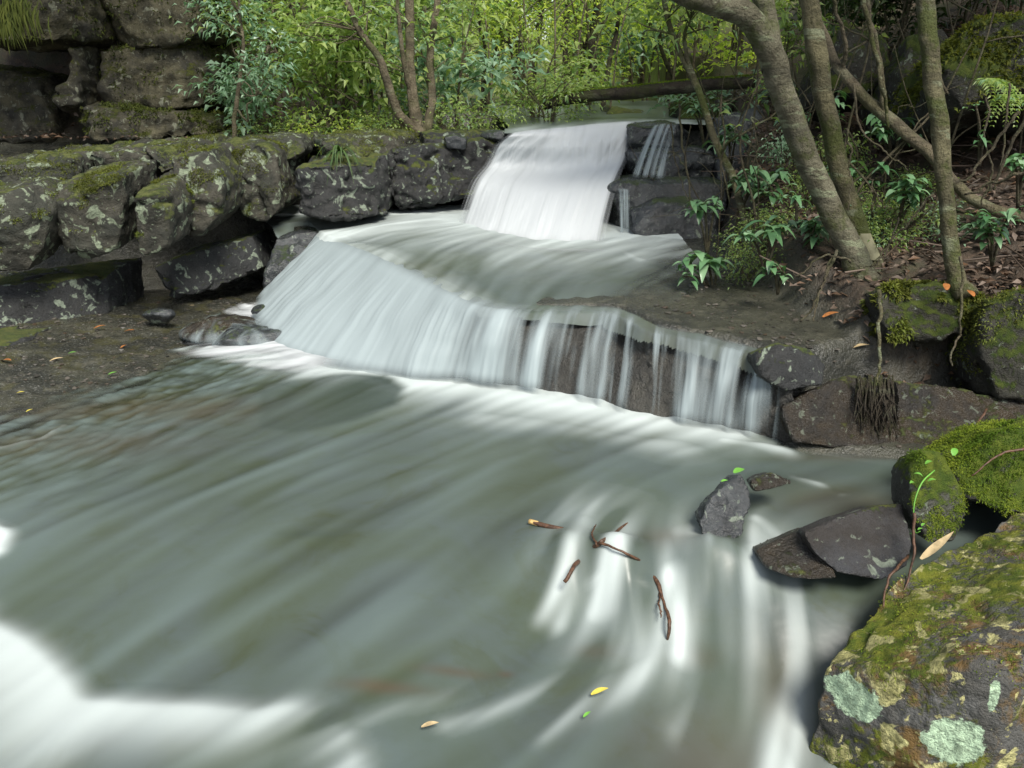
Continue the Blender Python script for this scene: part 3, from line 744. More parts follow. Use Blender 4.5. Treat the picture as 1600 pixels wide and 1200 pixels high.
# ------------------------------------------------------------------ falling water
def m_fall(name, tint):
    t = NT(name)
    f, st = t.attr("foam"), t.attr("silk")
    c = t.mix(t.ss(st, 0.05, 0.85), tuple(x * 0.62 for x in tint), tint)
    sh = t.pbsdf(c, 0.55, 0.25)
    tr = t.n("ShaderNodeBsdfTransparent")
    mx = t.n("ShaderNodeMixShader"); t.l(f, mx.inputs[0]); t.l(tr.outputs[0], mx.inputs[1]); t.l(sh, mx.inputs[2])
    return t.done(mx.outputs[0])
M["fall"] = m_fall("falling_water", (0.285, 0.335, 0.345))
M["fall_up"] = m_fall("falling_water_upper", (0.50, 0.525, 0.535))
M["fall_rock"] = m_rock("rock_behind_the_fall", (0.07, 0.066, 0.055), (0.035, 0.034, 0.03), moss=0.0, lichen=0.0, rough=0.35)
def curtain(lip, base, ns, nt_, back, power, over, off=0.0, fwd=0.0):
    power, over = np.broadcast_to(power, (ns,))[:, None], np.broadcast_to(over, (ns,))[:, None]
    """surface from the lip to the foot; columns s along the lip, rows t down the drop"""
    Lp, Bp = spline(lip, ns), spline(base, ns)
    tt = np.linspace(-back, 1, nt_)
    tp = np.clip(tt, 0, 1)
    H = Bp - Lp; Hxy = H.copy(); Hxy[:, 2] = 0
    hn = Hxy / (np.linalg.norm(Hxy, axis=1)[:, None] + 1e-6)
    prof = 1 - (1 - tp[None]) ** over
    P = Lp[:, None] + Hxy[:, None] * prof[:, :, None]
    P = P + hn[:, None] * np.minimum(tt, 0)[None, :, None] * 1.0
    P[:, :, 2] = Lp[:, 2][:, None] + H[:, 2][:, None] * (tp[None] ** power)
    tg = np.gradient(Lp, axis=0); pn = np.stack([tg[:, 1], -tg[:, 0], 0 * tg[:, 0]], 1); pn /= np.linalg.norm(pn, axis=1)[:, None] + 1e-9
    nrm = pn[:, None] * np.ones((1, nt_, 1))
    P = P + nrm * (off + fwd * tp[None, :, None])
    return P, nrm, tt
def rows_noise(ns, nt_, freq, seed, drift=0.15, slow=2.0):
    s = np.repeat(np.linspace(0, freq, ns)[:, None], nt_, 1); q = np.repeat(np.linspace(0, slow, nt_)[None], ns, 0)
    return fbm(np.stack([(s + drift * q).ravel(), q.ravel() * 0.35, np.full(ns * nt_, seed)], 1), 3).reshape(ns, nt_)

# lower waterfall
ns, nt_ = 720, 56
P, nrm, tt = curtain(LIP, BASE, ns, nt_, 0.22, np.interp(np.linspace(0, 12, ns), [0, 3, 5, 7], [1.0, 1.15, 1.5, 1.75]), np.interp(np.linspace(0, 12, ns), [0, 3, 5, 7], [1.0, 1.05, 1.25, 1.35]))
sA = np.linspace(0, 1, ns)
sLip = np.interp(np.arange(ns), [0, ns - 1], [0, 12])
nA, nB, nC = rows_noise(ns, nt_, 24, 2.2), rows_noise(ns, nt_, 80, 9.1), rows_noise(ns, nt_, 7, 4.4)
dens = np.interp(sLip, [0, .35, 1.0, 2, 4, 5.3, 6, 6.6, 7.2, 8.0, 8.4, 8.75, 9.2, 9.55, 9.9, 10.6, 11.0, 11.45, 11.8, 12], [.75, .8, .98, 1, 1, .95, .70, .40, .33, .32, .22, .04, .04, .34, .55, .36, .50, .22, .10, .0])
T2 = np.clip(tt, 0, 1)[None]
opac = dens[:, None] + (1.1 * nA + 0.45 * nB) * (1.04 - dens[:, None]) * 1.25 + 0.16 * T2 * (dens[:, None] > 0.25)
opac = np.clip(opac, 0, 1)
opac *= sst(-0.22, 0.10, tt)[None] * sst(0.02, 0.12, dens)[:, None]
opac *= 1 - 0.0 * T2
lw = np.interp(np.linspace(0, 12, ns), [0, 5, 7.5], [.45, .6, 1.0])[:, None]
opac *= sst(1.03, 0.86, tt)[None]
silk = np.clip(0.62 + .16 * sst(4, 2, np.linspace(0, 12, ns))[:, None] + lw * (0.30 * nA + 0.22 * nB) + 0.2 * nC, 0, 1)
P = P + nrm * ((0.016 * nA + 0.007 * nB) * np.clip(tt + 0.05, 0, 0.4)[None] * 3)[:, :, None]
P[:, :, 2] += 0.012
lump = fbm(np.stack([np.repeat(np.linspace(0, 12, ns)[:, None], nt_, 1).ravel() * .9, np.repeat(tt[None] * 2.6, ns, 0).ravel(), np.full(ns * nt_, 3.7)], 1), 2).reshape(ns, nt_)
P += nrm * (0.075 * lump * np.clip(1.2 * tt * (1.25 - tt), 0, 1)[None] * np.interp(np.linspace(0, 12, ns), [0, 5, 7], [1, .8, .25])[:, None])[:, :, None]
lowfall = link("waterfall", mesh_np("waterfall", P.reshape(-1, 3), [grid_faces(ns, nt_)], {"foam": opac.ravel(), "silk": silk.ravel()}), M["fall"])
tag(lowfall, "wide lower curtain of white water breaking into thin strands at its right end", "waterfall")
# white water spreading over the bed at the curtain's left foot
na, nr = 160, 40
E0 = spline(BASE[:5], na); E1 = np.array([at_z(*p) for p in [(385, 446, .15), (325, 478, .10), (268, 545, .03), (330, 572, .0), (520, 600, .0)]]); E1 = spline(E1, na)
tq = np.linspace(-.25, 1, nr); Pa = E0[:, None] * (1 - tq[None, :, None]) + E1[:, None] * tq[None, :, None]
na1, na2 = rows_noise(na, nr, 10, 31.0, 0.6), rows_noise(na, nr, 30, 33.0, 0.6)
Pa[:, :, 2] = np.maximum(gz(Pa[:, :, 0].ravel(), Pa[:, :, 1].ravel()).reshape(na, nr), 0.0) + .022 + .05 * np.clip(1 - tq, 0, 1)[None] ** 2 + .008 * na1
sp_a = np.clip((1 - np.clip(tq, 0, 1))[None] * 1.0 + .55 * na1 + .3 * na2 - .05, 0, 1) * sst(1.0, .7, tq)[None] * sst(0, .12, np.linspace(0, 1, na))[:, None] * sst(1, .85, np.linspace(0, 1, na))[:, None]
link("splash", mesh_np("splash", Pa.reshape(-1, 3), [grid_faces(na, nr)], {"foam": sp_a.ravel(), "silk": np.clip(.9 + .2 * na1, 0, 1).ravel()}), M["fall_up"], lowfall)
P, nrm, tt = curtain(LIP, BASE, 260, 40, 0.12, np.interp(np.linspace(0, 12, 260), [0, 3, 5, 7], [1.0, 1.1, 1.35, 1.55]), np.interp(np.linspace(0, 12, 260), [0, 3, 5, 7], [1.0, 1.0, 1.1, 1.2]), off=-0.06)
q = P.reshape(-1, 3)
dz = (0.03 * fbm(q * np.array([5, 5, 9]), 3) + 0.012 * fbm(q * 20, 3)).reshape(260, 40)
P = P + nrm * (dz - 0.02)[:, :, None]; P[:, :, 2] += np.where(tt < 0.05, -0.03, -0.03)[None]
o = link("ground", mesh_np("ground", P.reshape(-1, 3), [grid_faces(260, 40)]), M["fall_rock"]); tag(o, kind="structure")

# upper waterfall: lip, bulge, foot
U1 = np.array([at_y(*p) for p in [(757, 256, 7.95), (806, 262, 7.92), (868, 266, 7.85), (930, 260, 7.80), (982, 246, 7.90)]])
U2 = np.array([at_z(*p) for p in [(712, 350, .60), (765, 361, .60), (830, 370, .60), (890, 374, .60), (946, 372, .60)]])
U0 = UL.copy()
ns, nt_ = 300, 90
A, B_, C_ = spline(U0, ns), spline(U1, ns), spline(U2, ns)
tt = np.linspace(-0.12, 1, nt_)
k1, k2 = np.clip(tt / 0.42, 0, 1), np.clip((tt - 0.42) / 0.58, 0, 1)
P = np.empty((ns, nt_, 3))
for i in range(ns):
    D = np.array([A[i] + np.array([0, .35, .012]), A[i] + np.array([0, 0, .01]), A[i] * .45 + B_[i] * .55 + np.array([0, -.03, .06]), B_[i], B_[i] * .5 + C_[i] * .5 + np.array([0, .02, .09]), C_[i], C_[i] + np.array([0, -.55, -.012])])
    P[i] = spline(D, nt_)
nA, nB, nC = rows_noise(ns, nt_, 16, 12.2, 0.5), rows_noise(ns, nt_, 60, 19.1, 0.5), rows_noise(ns, nt_, 5, 14.4, 0.8, 4)
s_ = np.linspace(0, 1, ns)[:, None]; q_ = np.linspace(0, 1, nt_)[None]
op = sst(0, 0.10, s_ + 0.03 * nA + .02 * nB) * sst(1.0, 0.93, s_ + 0.02 * nA + .012 * nB) * (sst(0, .16, q_) * 0.5 + 0.5) * sst(1.0, 0.80, q_)
op = np.clip(op * (1.0 + 0.12 * nA), 0, 1)
P[:, :, 1] -= (0.010 * nA + 0.002 * nB + 0.035 * nC) * sst(0.15, 0.4, q_)
sk = np.clip(0.80 + 0.13 * nA + 0.04 * nB + 0.25 * nC, 0, 1)
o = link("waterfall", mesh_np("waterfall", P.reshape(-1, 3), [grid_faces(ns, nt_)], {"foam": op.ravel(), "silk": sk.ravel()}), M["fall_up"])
tag(o, "broad smooth white upper fall pouring out of the forest onto the rock terrace", "waterfall")
for lab, lip, foot, fr, sd, amt in [
        ("thin veil of water trickling down the stepped dark rocks right of the upper fall", [(1020, 196, 7.88), (1036, 194, 7.86), (1058, 196, 7.86)], [(985, 278, 7.40), (1010, 280, 7.38), (1040, 282, 7.40)], 9, 3.3, .42),
        ("faint trickle over the front edge of the big wet boulder beside the upper fall", [(966, 297, 7.1), (974, 296, 7.08), (984, 297, 7.06)], [(968, 372, 6.98), (976, 376, 6.96), (986, 378, 6.96)], 4, 6.1, .42)]:
    L_, B2 = np.array([at_y(*p) for p in lip]), np.array([at_y(*p) for p in foot])
    P, nrm, tt = curtain(L_, B2, 90, 40, 0.15, 1.1, 1.2)
    a, b = rows_noise(90, 40, fr, sd), rows_noise(90, 40, fr * 3.2, sd + 2)
    op = np.clip(amt + 0.55 * a + 0.3 * b, 0, 0.85) * sst(0, .15, np.linspace(0, 1, 90))[:, None] * sst(1, .85, np.linspace(0, 1, 90))[:, None] * sst(-.15, 0, tt)[None] * sst(1.0, 0.9, tt)[None]
    o = link("waterfall", mesh_np("waterfall", P.reshape(-1, 3), [grid_faces(90, 40)], {"foam": op.ravel(), "silk": np.clip(.6 + .3 * a, 0, 1).ravel()}), M["fall"])
    tag(o, lab, "waterfall")

# ------------------------------------------------------------------ the sandstone ledge on the left
LB = "broken blocks of the sandstone ledge"
kw = dict(voxel=0.019, smooth=1, amp=0.020, freq=4.6, strata=0.014, crack=0.035, chops=15)
def ledge(label, front, deep, seed, mat="ledge", **k):
    d = dict(kw); d.update(k)
    rock("ledge_block", label, "rock", M[mat], front, deep=deep, seed=seed, group=LB, **d)
ledge("mossy ledge block at the far left edge above the dark gap", [(-90, 326, 5.75), (20, 305, 5.8), (58, 325, 5.85), (60, 385, 5.9), (40, 428, 5.95), (-90, 428, 5.85)], .7, 1, rise=0.09)
ledge("wide grey green ledge block with a small yellow moss tuft on its lower corner", [(68, 296, 6.05), (130, 284, 6.05), (186, 276, 6.1), (192, 330, 6.1), (190, 388, 6.15), (135, 412, 6.1), (76, 404, 6.05)], .7, 2, rise=0.08)
ledge("lichen spotted ledge block jutting lowest over the dark hollow", [(202, 300, 6.0), (246, 292, 6.05), (270, 328, 6.1), (262, 388, 6.1), (228, 406, 6.1), (205, 392, 6.05)], .8, 3, rise=0.08)
ledge("tall bright mossed ledge block with a curved yellow green shoulder", [(250, 240, 6.7), (325, 234, 6.8), (346, 285, 6.6), (344, 338, 6.6), (304, 374, 6.5), (280, 378, 6.45), (268, 300, 6.5)], .9, 4, rise=0.03)
ledge("ledge block with moss streaks left of the dark wet face", [(356, 228, 7.2), (400, 220, 7.35), (432, 238, 7.25), (436, 330, 7.1), (402, 354, 7.0), (358, 345, 6.95)], 1.0, 5, rise=0.03)
ledge("dark grey rock face with lichen right of the moss streaked block", [(448, 272, 7.05), (500, 252, 7.15), (598, 244, 7.5), (606, 300, 7.5), (600, 338, 7.45), (520, 348, 7.15), (450, 338, 7.0)], 1.0, 6, mat="ledge_grey", strata=0.015, amp=0.045, rise=0.02)
ledge("dark wet rock face running back to the upper fall", [(606, 238, 7.75), (690, 228, 8.05), (800, 215, 8.5), (792, 250, 8.4), (752, 312, 8.05), (650, 335, 7.7), (610, 338, 7.6)], 1.0, 46, mat="ledge_grey", strata=0.015, amp=0.045, rise=0.02)
ledge("second course block of the ledge at the far left edge", [(-90, 268, 6.55), (40, 255, 6.6), (92, 252, 6.65), (98, 285, 6.65), (60, 300, 6.6), (-90, 305, 6.5)], 1.6, 7, amp=0.04, rise=.05)
ledge("second course block with a black shadow gap under its lip", [(104, 250, 6.75), (160, 242, 6.85), (208, 246, 6.8), (212, 262, 6.8), (150, 268, 6.8), (106, 278, 6.75)], 1.6, 47, amp=0.035, rise=.05)
ledge("second course block with curled moss edges beside the curved shoulder", [(196, 240, 6.95), (244, 232, 7.05), (290, 228, 7.1), (296, 246, 7.0), (250, 272, 6.9), (210, 275, 6.85)], 1.6, 48, amp=0.035, rise=.04)
ledge("pale cap layer of the ledge below the thin sapling", [(318, 226, 7.5), (400, 214, 7.75), (470, 212, 7.8), (476, 236, 7.7), (440, 256, 7.35), (340, 244, 7.4)], 1.1, 8, amp=0.03, smooth=2)
ledge("mossy cap layer of the ledge under the leaning stems", [(480, 216, 7.75), (560, 210, 7.9), (640, 209, 8.1), (640, 236, 7.95), (600, 246, 7.65), (486, 254, 7.4)], 1.1, 49, amp=0.03, smooth=2)
ledge("dark cap layer of the ledge nearest the upper fall", [(646, 209, 8.2), (700, 207, 8.4), (778, 206, 8.7), (774, 226, 8.6), (650, 236, 8.0)], 1.0, 50, amp=0.03, smooth=2, mat="ledge_grey")
ledge("shaded lower ledge slab at the left edge with green moss on top", [(-90, 455, 6.15), (0, 447, 6.2), (110, 434, 6.4), (168, 426, 6.6), (172, 500, 6.45), (110, 516, 6.25), (-90, 548, 5.75)], .7, 9, mat="ledge_grey", strata=.012, amp=.014, chops=4)
ledge("blue grey lower ledge slab with a lit mossy corner beside the hollow", [(240, 418, 6.7), (290, 396, 6.9), (400, 368, 7.35), (414, 420, 7.2), (330, 455, 6.9), (244, 476, 6.6)], .5, 10, mat="ledge_grey", strata=.01, amp=.012, chops=4)
ledge("black wet block at the left end of the lower waterfall", [(432, 364, 7.15), (530, 362, 7.2), (470, 440, 6.75), (400, 462, 6.7)], .4, 11, mat="wet", amp=.015)
ledge("small dark stone lying on the ledge top by the upper fall", [(692, 215, 8.05), (712, 211, 8.05), (730, 217, 8.05), (728, 234, 8.05), (695, 233, 8.05)], .14, 12, mat="wet", voxel=.012, amp=.01, strata=0, crack=0)
ledge("thin flat slab lying on the wet bed at the left edge", [(-60, 536, 5.5), (30, 532, 5.6), (48, 536, 5.65), (10, 548, 5.5), (-60, 560, 5.35)], .4, 13, mat="ledge_grey", voxel=.02, amp=.012, strata=0, crack=0)
V, F = hull(at_z(248, 493, .12), (.13, .1, .07), 4); rock_from("rock", "black wet lump on the bed at the mouth of the hollow", "rock", M["wet"], V, F, voxel=.015, amp=.015, seed=14)
V, F = hull(at_z(345, 515, .06), (.33, .26, .10), 5); rock_from("rock", "flat wet rock washed by thin water left of the lower waterfall", "rock", M["wet_brown"], V, F, voxel=.02, amp=.02, seed=15)
V, F = hull(at_z(392, 530, .05), (.30, .20, .12), 6); rock_from("rock", "domed wet rock in the white water at the lower waterfall's left foot", "rock", M["wet"], V, F, voxel=.02, amp=.02, seed=16)
V, F = hull(at_z(412, 486, .12), (.12, .10, .05), 7); rock_from("rock", "small rounded wet rock in the splash behind the domed rock", "rock", M["wet"], V, F, voxel=.015, amp=.012, seed=17)
V, F = hull(at_y(776, 214, 8.45), (.17, .15, .07), 8); rock_from("rock", "small dark rock at the very left end of the upper fall lip", "rock", M["wet"], V, F, voxel=.015, amp=.015, seed=18)
# thin water running over those rocks: a film that follows each stone
def veil(label, stone_label, seed, amt):
    o_ = next(o for o in COL.objects if o.get("label") == stone_label)
    P, faces, base = ROCKS[o_.name]; N = vnormals(P, faces)
    c = P.mean(0); d = P - c
    a = fbm(np.stack([np.arctan2(d[:, 1], d[:, 0]) * 3, P[:, 2] * 5, np.full(len(P), seed)], 1), 3)
    low = sst(c[2] + .06, c[2] - .01, P[:, 2])
    f = np.clip(amt + .55 * a + .35 * low, 0, .7)
    o = link("water_film", mesh_np("water_film", P + N * .008 - base, faces, {"foam": f, "silk": np.clip(.6 + .3 * a, 0, 1)}), M["fall"], loc=base); tag(o, label, "water film")
veil("thin film of water spreading over the domed wet rock", "domed wet rock in the white water at the lower waterfall's left foot", 2.2, -.05)
veil("thin film of water sliding over the flat wet rock", "flat wet rock washed by thin water left of the lower waterfall", 5.2, -.1)

# ------------------------------------------------------------------ the shaded cliff behind the ledge
def cliff(label, front, deep, seed, **k):
    d = dict(voxel=0.04, smooth=2, amp=0.06, freq=2.6, strata=0.04, crack=0.04, chops=10); d.update(k)
    rock("cliff_block", label, "rock", M["cliff"], front, deep=deep, seed=seed, group="blocks of the shaded cliff behind the ledge", **d)
cliff("pale cliff block with mossy streaks between two dark clefts", [(150, 75, 8.7), (320, 62, 8.8), (322, 168, 8.7), (270, 172, 8.65), (205, 168, 8.65), (152, 158, 8.65)], 1.2, 21)
cliff("overhanging cliff block at the top left corner", [(-140, -160, 8.1), (124, -160, 8.25), (124, 62, 8.2), (60, 66, 8.1), (-140, 62, 8.0)], 1.6, 22)
cliff("moss covered cliff block along the top edge right of the corner overhang", [(134, -170, 8.6), (335, -170, 8.8), (326, 62, 8.75), (230, 76, 8.6), (140, 72, 8.55)], 1.6, 23)
cliff("narrow tan rock pillar under the corner overhang", [(104, 64, 8.45), (123, 64, 8.45), (122, 140, 8.4), (112, 172, 8.35), (72, 176, 8.3), (80, 135, 8.4), (104, 122, 8.45)], .5, 24, voxel=.03, amp=.03)
cliff("dark cliff foot in shadow at the left edge", [(-140, 80, 9.0), (76, 120, 8.95), (88, 218, 8.8), (-140, 235, 8.8)], .9, 25)
cliff("low mossy rock step at the foot of the pale cliff block", [(100, 168, 8.35), (165, 160, 8.4), (235, 172, 8.4), (332, 180, 8.5), (336, 208, 8.4), (240, 216, 8.3), (110, 220, 8.2)], .6, 26, voxel=.03, amp=.04)

# ------------------------------------------------------------------ stepped rocks right of the upper fall
SR = "stepped dark rocks beside the upper fall"
def step(label, front, deep, seed, **k):
    d = dict(voxel=0.02, smooth=2, amp=0.025, freq=4, strata=0.03, crack=0.01, chops=10); d.update(k)
    rock("rock", label, "rock", M["wet"], front, deep=deep, seed=seed, group=SR, **d)
step("topmost thin layer of the stepped rocks beside the upper fall", [(984, 196, 8.0), (1065, 190, 8.0), (1085, 215, 7.95), (1080, 232, 7.95), (982, 236, 7.95)], .6, 31)
step("middle layer of the stepped rocks with water trickling over it", [(980, 236, 7.8), (1090, 230, 7.85), (1120, 240, 7.8), (1125, 280, 7.7), (984, 284, 7.6)], .7, 32)
step("large wet boulder with a rounded shoulder at the foot of the upper fall", [(946, 300, 7.2), (965, 286, 7.2), (1010, 282, 7.25), (1135, 284, 7.4), (1140, 350, 7.2), (1000, 372, 7.0), (960, 372, 7.0), (940, 345, 7.1)], .7, 33)
step("black boulder with lichen flecks sunk beside the terrace water", [(984, 330, 6.95), (1035, 314, 6.98), (1130, 318, 7.1), (1145, 385, 6.95), (1020, 392, 6.8), (990, 368, 6.85)], .5, 34)
rock("rock", "pale flat rock beyond the lip under the fallen log", "rock", M["ledge_grey"], [(955, 165, 10.2), (1020, 178, 10.1), (1024, 190, 10.0), (945, 190, 10.0)], deep=.8, seed=35, voxel=.03, amp=.03)
rock("rock", "grey rock at the right end of the fallen log", "rock", M["mossy_dark"], [(1062, 165, 9.2), (1125, 150, 9.2), (1150, 165, 9.2), (1130, 192, 9.0), (1060, 190, 9.0)], deep=.6, seed=36, voxel=.03, amp=.03)

# ------------------------------------------------------------------ stones under the right bank
def stone(label, mat, front, deep, seed, **k):
    d = dict(voxel=0.018, smooth=4, amp=0.02, freq=4.0, strata=0.0, crack=0.01, shrink=.8, rise=-.35 * deep); d.update(k)
    return rock("rock", label, "rock", M[mat], front, deep=deep, seed=seed, **d)
stone("rounded grey rock at the right end of the lower waterfall lip", "ledge_grey", [(1178, 548, 4.12), (1215, 532, 4.18), (1262, 545, 4.2), (1290, 572, 4.2), (1288, 600, 4.1), (1230, 612, 4.05), (1190, 590, 4.06)], .4, 41)
stone("brown wet wedge of rock with a mossy upper edge below the tree roots", "wet_brown", [(1222, 640, 4.0), (1262, 612, 4.1), (1330, 588, 4.2), (1392, 600, 4.2), (1404, 700, 3.95), (1300, 702, 3.92), (1240, 690, 3.94)], .4, 42)
stone("long brown slab in the shade right of the hanging roots", "wet_brown", [(1398, 592, 4.25), (1480, 602, 4.25), (1560, 622, 4.2), (1680, 640, 4.1), (1680, 740, 3.75), (1480, 745, 3.8), (1404, 708, 3.92)], .5, 43)
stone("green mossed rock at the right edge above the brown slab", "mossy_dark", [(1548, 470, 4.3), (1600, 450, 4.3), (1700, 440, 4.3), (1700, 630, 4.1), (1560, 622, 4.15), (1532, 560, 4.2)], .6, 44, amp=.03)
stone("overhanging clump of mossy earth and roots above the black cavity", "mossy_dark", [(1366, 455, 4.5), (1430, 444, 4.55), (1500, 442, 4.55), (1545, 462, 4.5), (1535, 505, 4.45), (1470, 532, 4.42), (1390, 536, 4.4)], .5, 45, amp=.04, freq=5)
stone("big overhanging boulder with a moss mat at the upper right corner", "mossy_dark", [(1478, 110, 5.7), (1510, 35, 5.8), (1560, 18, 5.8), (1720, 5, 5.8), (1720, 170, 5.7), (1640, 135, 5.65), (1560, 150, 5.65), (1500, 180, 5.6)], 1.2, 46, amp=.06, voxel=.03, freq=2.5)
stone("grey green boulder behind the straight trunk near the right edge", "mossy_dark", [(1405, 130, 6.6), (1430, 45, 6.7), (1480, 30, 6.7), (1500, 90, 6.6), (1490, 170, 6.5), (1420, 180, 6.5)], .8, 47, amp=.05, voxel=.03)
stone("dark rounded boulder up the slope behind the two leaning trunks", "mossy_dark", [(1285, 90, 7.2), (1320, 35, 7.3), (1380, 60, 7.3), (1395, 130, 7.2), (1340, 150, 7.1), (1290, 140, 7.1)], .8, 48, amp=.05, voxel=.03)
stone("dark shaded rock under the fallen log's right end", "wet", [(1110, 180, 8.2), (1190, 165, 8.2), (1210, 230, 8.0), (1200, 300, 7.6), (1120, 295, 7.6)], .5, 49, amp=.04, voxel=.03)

# ------------------------------------------------------------------ foreground stones
top = [(1286, 1046, 2.26), (1335, 985, 2.42), (1400, 905, 2.62), (1470, 862, 2.78), (1560, 815, 2.95), (1640, 775, 3.1), (1760, 760, 3.1), (1760, 900, 2.35), (1700, 1000, 2.05), (1590, 1030, 2.0), (1475, 1052, 2.05), (1380, 1052, 2.14)]
A = np.array([at_y(*p) for p in top]); B_ = A.copy(); B_[:, 2] = -0.85
B_[:, :2] = A[:, :2].mean(0) + (A[:, :2] - A[:, :2].mean(0)) * 1.05
L1, L2 = at_y(1335, 1085, 2.2), at_y(1492, 1160, 2.02)
L3 = at_y(1555, 1090, 2.0)
def patches(P):
    a = 1.1 * np.exp(-(((P - L1) / np.array([.088, .12, .075])) ** 2).sum(1))
    b = 1.1 * np.exp(-(((P - L2) / np.array([.085, .12, .08])) ** 2).sum(1))
    c = .75 * np.exp(-(((P - L3) / np.array([.02, .10, .08])) ** 2).sum(1))
    return {"patch": np.maximum(np.maximum(a, b), c)}
V, F = prism(A, B_)
boulder = rock_from("boulder", "big squared boulder with yellow green moss and mint lichen patches at the lower right corner", "boulder", M["boulder"], V, F, voxel=.0085, smooth=9, amp=.015, freq=5.0, strata=.006, crack=.014, seed=51, extra=patches)
stone("bright green moss covered rock at the right edge behind the boulder", "mossy", [(1488, 735, 3.05), (1535, 705, 3.1), (1590, 672, 3.15), (1700, 660, 3.2), (1700, 800, 3.0), (1570, 806, 2.95), (1512, 775, 3.0)], .45, 52, voxel=.014, amp=.03)
stone("upright mossy rock with a green seedling between dark stone and boulder", "mossy", [(1424, 735, 2.9), (1440, 705, 2.92), (1478, 702, 2.95), (1505, 760, 2.95), (1512, 800, 2.9), (1495, 850, 2.85), (1450, 850, 2.82), (1426, 800, 2.84)], .22, 53, voxel=.011, amp=.012)
stone("smooth blue grey wet stone with a flat face in the foreground", "wet_smooth", [(1254, 832, 2.78), (1300, 812, 2.84), (1370, 790, 2.92), (1412, 786, 2.92), (1428, 850, 2.82), (1420, 885, 2.74), (1380, 908, 2.68), (1310, 896, 2.68), (1272, 866, 2.72)], .13, 54, voxel=.009, amp=.0035, smooth=5, crack=0, freq=3, rise=-.055, shrink=.9)
stone("low brown wet stone half under the chute beside the blue grey stone", "wet_brown", [(1180, 860, 2.85), (1225, 838, 2.9), (1268, 822, 2.9), (1300, 880, 2.72), (1310, 905, 2.66), (1240, 905, 2.68), (1200, 890, 2.74)], .12, 55, voxel=.010, amp=.006, smooth=5, crack=0, rise=-.05, shrink=.9)
stone("small dark mossy rock sticking out of the pool with a green leaf on top", "wet", [(1090, 812, 3.06), (1108, 785, 3.1), (1136, 752, 3.16), (1158, 738, 3.18), (1176, 760, 3.16), (1172, 800, 3.1), (1160, 840, 3.02), (1130, 850, 3.0), (1098, 842, 3.02)], .13, 56, voxel=.009, amp=.016, freq=7)
stone("pointed sunken dark rock just behind the small mossy rock", "wet_brown", [(1172, 752, 3.25), (1205, 738, 3.3), (1245, 752, 3.3), (1225, 764, 3.24), (1180, 770, 3.2)], .12, 57, voxel=.012, amp=.01)

# ------------------------------------------------------------------ leaves, shrubs and trees
def leaf_batch(sp, P, D, Lh, Wd, tint, rs, fold=0.25, droop=0.25):
    """many folded leaves at P along D: 6 vertices, 2 quads each"""
    n = len(P); D = D / (np.linalg.norm(D, axis=1)[:, None] + 1e-9)
    up = np.tile([0, 0, 1.0], (n, 1)) + rs.normal(size=(n, 3)) * 0.45
    Sd = np.cross(D, up); Sd /= np.linalg.norm(Sd, axis=1)[:, None] + 1e-9
    Nn = np.cross(Sd, D)
    Lh = Lh[:, None]; Wd = Wd[:, None]
    b = P; tip = P + D * Lh - np.array([0, 0, 1.0]) * Lh * droop
    mid = P + D * Lh * 0.5 + Nn * Lh * 0.06
    l = mid + Sd * Wd * 0.5 + Nn * Wd * fold; r = mid - Sd * Wd * 0.5 + Nn * Wd * fold
    V = np.stack([b, l, tip, r, mid], 1).reshape(-1, 3)
    k = np.arange(n) * 5
    F = [np.concatenate([np.stack([k, k + 4, k + 1], 1), np.stack([k + 1, k + 4, k + 2], 1), np.stack([k, k + 3, k + 4], 1), np.stack([k + 4, k + 3, k + 2], 1)])]
    sp.add(V, F, np.repeat(tint, 5))
def crown_mesh(name, blobs, ntip, per, size, seed, base=(0, 0, 0), spread=0.11, flat=0.6, aspect=0.42):
    """blobs: (x,y,z,rx,ry,rz); leaves cluster round twig tips spread through the blobs"""
    rs = np.random.RandomState(seed); sp = Soup(); B = np.array(blobs, float)
    vol = (B[:, 3] * B[:, 4] * B[:, 5]) ** 0.7; which = rs.choice(len(B), ntip, p=vol / vol.sum())
    q = rs.normal(size=(ntip, 3)); q /= np.linalg.norm(q, axis=1)[:, None]
    q *= (rs.rand(ntip) ** 0.45)[:, None]
    tips = B[which, :3] + q * B[which, 3:6]
    keep = fbm(tips * 2.3 + seed, 2) > -0.28
    tips, q = tips[keep], q[keep]; nt = len(tips)
    tt = np.clip(rs.rand(nt) * .8 + .1, 0, 1)
    idx = np.repeat(np.arange(nt), per); n = len(idx)
    off = rs.normal(size=(n, 3)) * np.array([1, 1, flat]) * spread
    D = off + q[idx] * 0.05 + rs.normal(size=(n, 3)) * 0.05; D[:, 2] *= 0.5
    L = size * (0.65 + 0.7 * rs.rand(n))
    leaf_batch(sp, tips[idx] + off, D, L, L * aspect, np.clip(tt[idx] + rs.normal(size=n) * .16, 0, 1), rs)
    return sp.mesh(name, base, smooth=False), tips
def stems_mesh(name, list_of, base=(0, 0, 0), seg=8, lump=0.06, n=22, wob=0.0):
    sp = Soup()
    for k, (pts, rad) in enumerate(list_of): sp.add(*tube(pts, rad, n=n, seg=seg, wob=wob, seed=k * 2.7 + len(list_of), lump=lump))
    return sp.mesh(name, base)
def twigs_to(tips, root_pts, rs, every=3, r=0.006):
    out = []
    R_ = np.asarray(root_pts)
    for tpt in tips[::every]:
        j = np.argmin(np.linalg.norm(R_ - tpt, axis=1) + 0.6 * np.abs(R_[:, 2] - tpt[2] + .15)); a = R_[j]
        m = (a + tpt) / 2 + rs.normal(size=3) * .05 + np.array([0, 0, .04])
        out.append(([a, m, tpt], [r, r * .7, r * .35]))
    return out

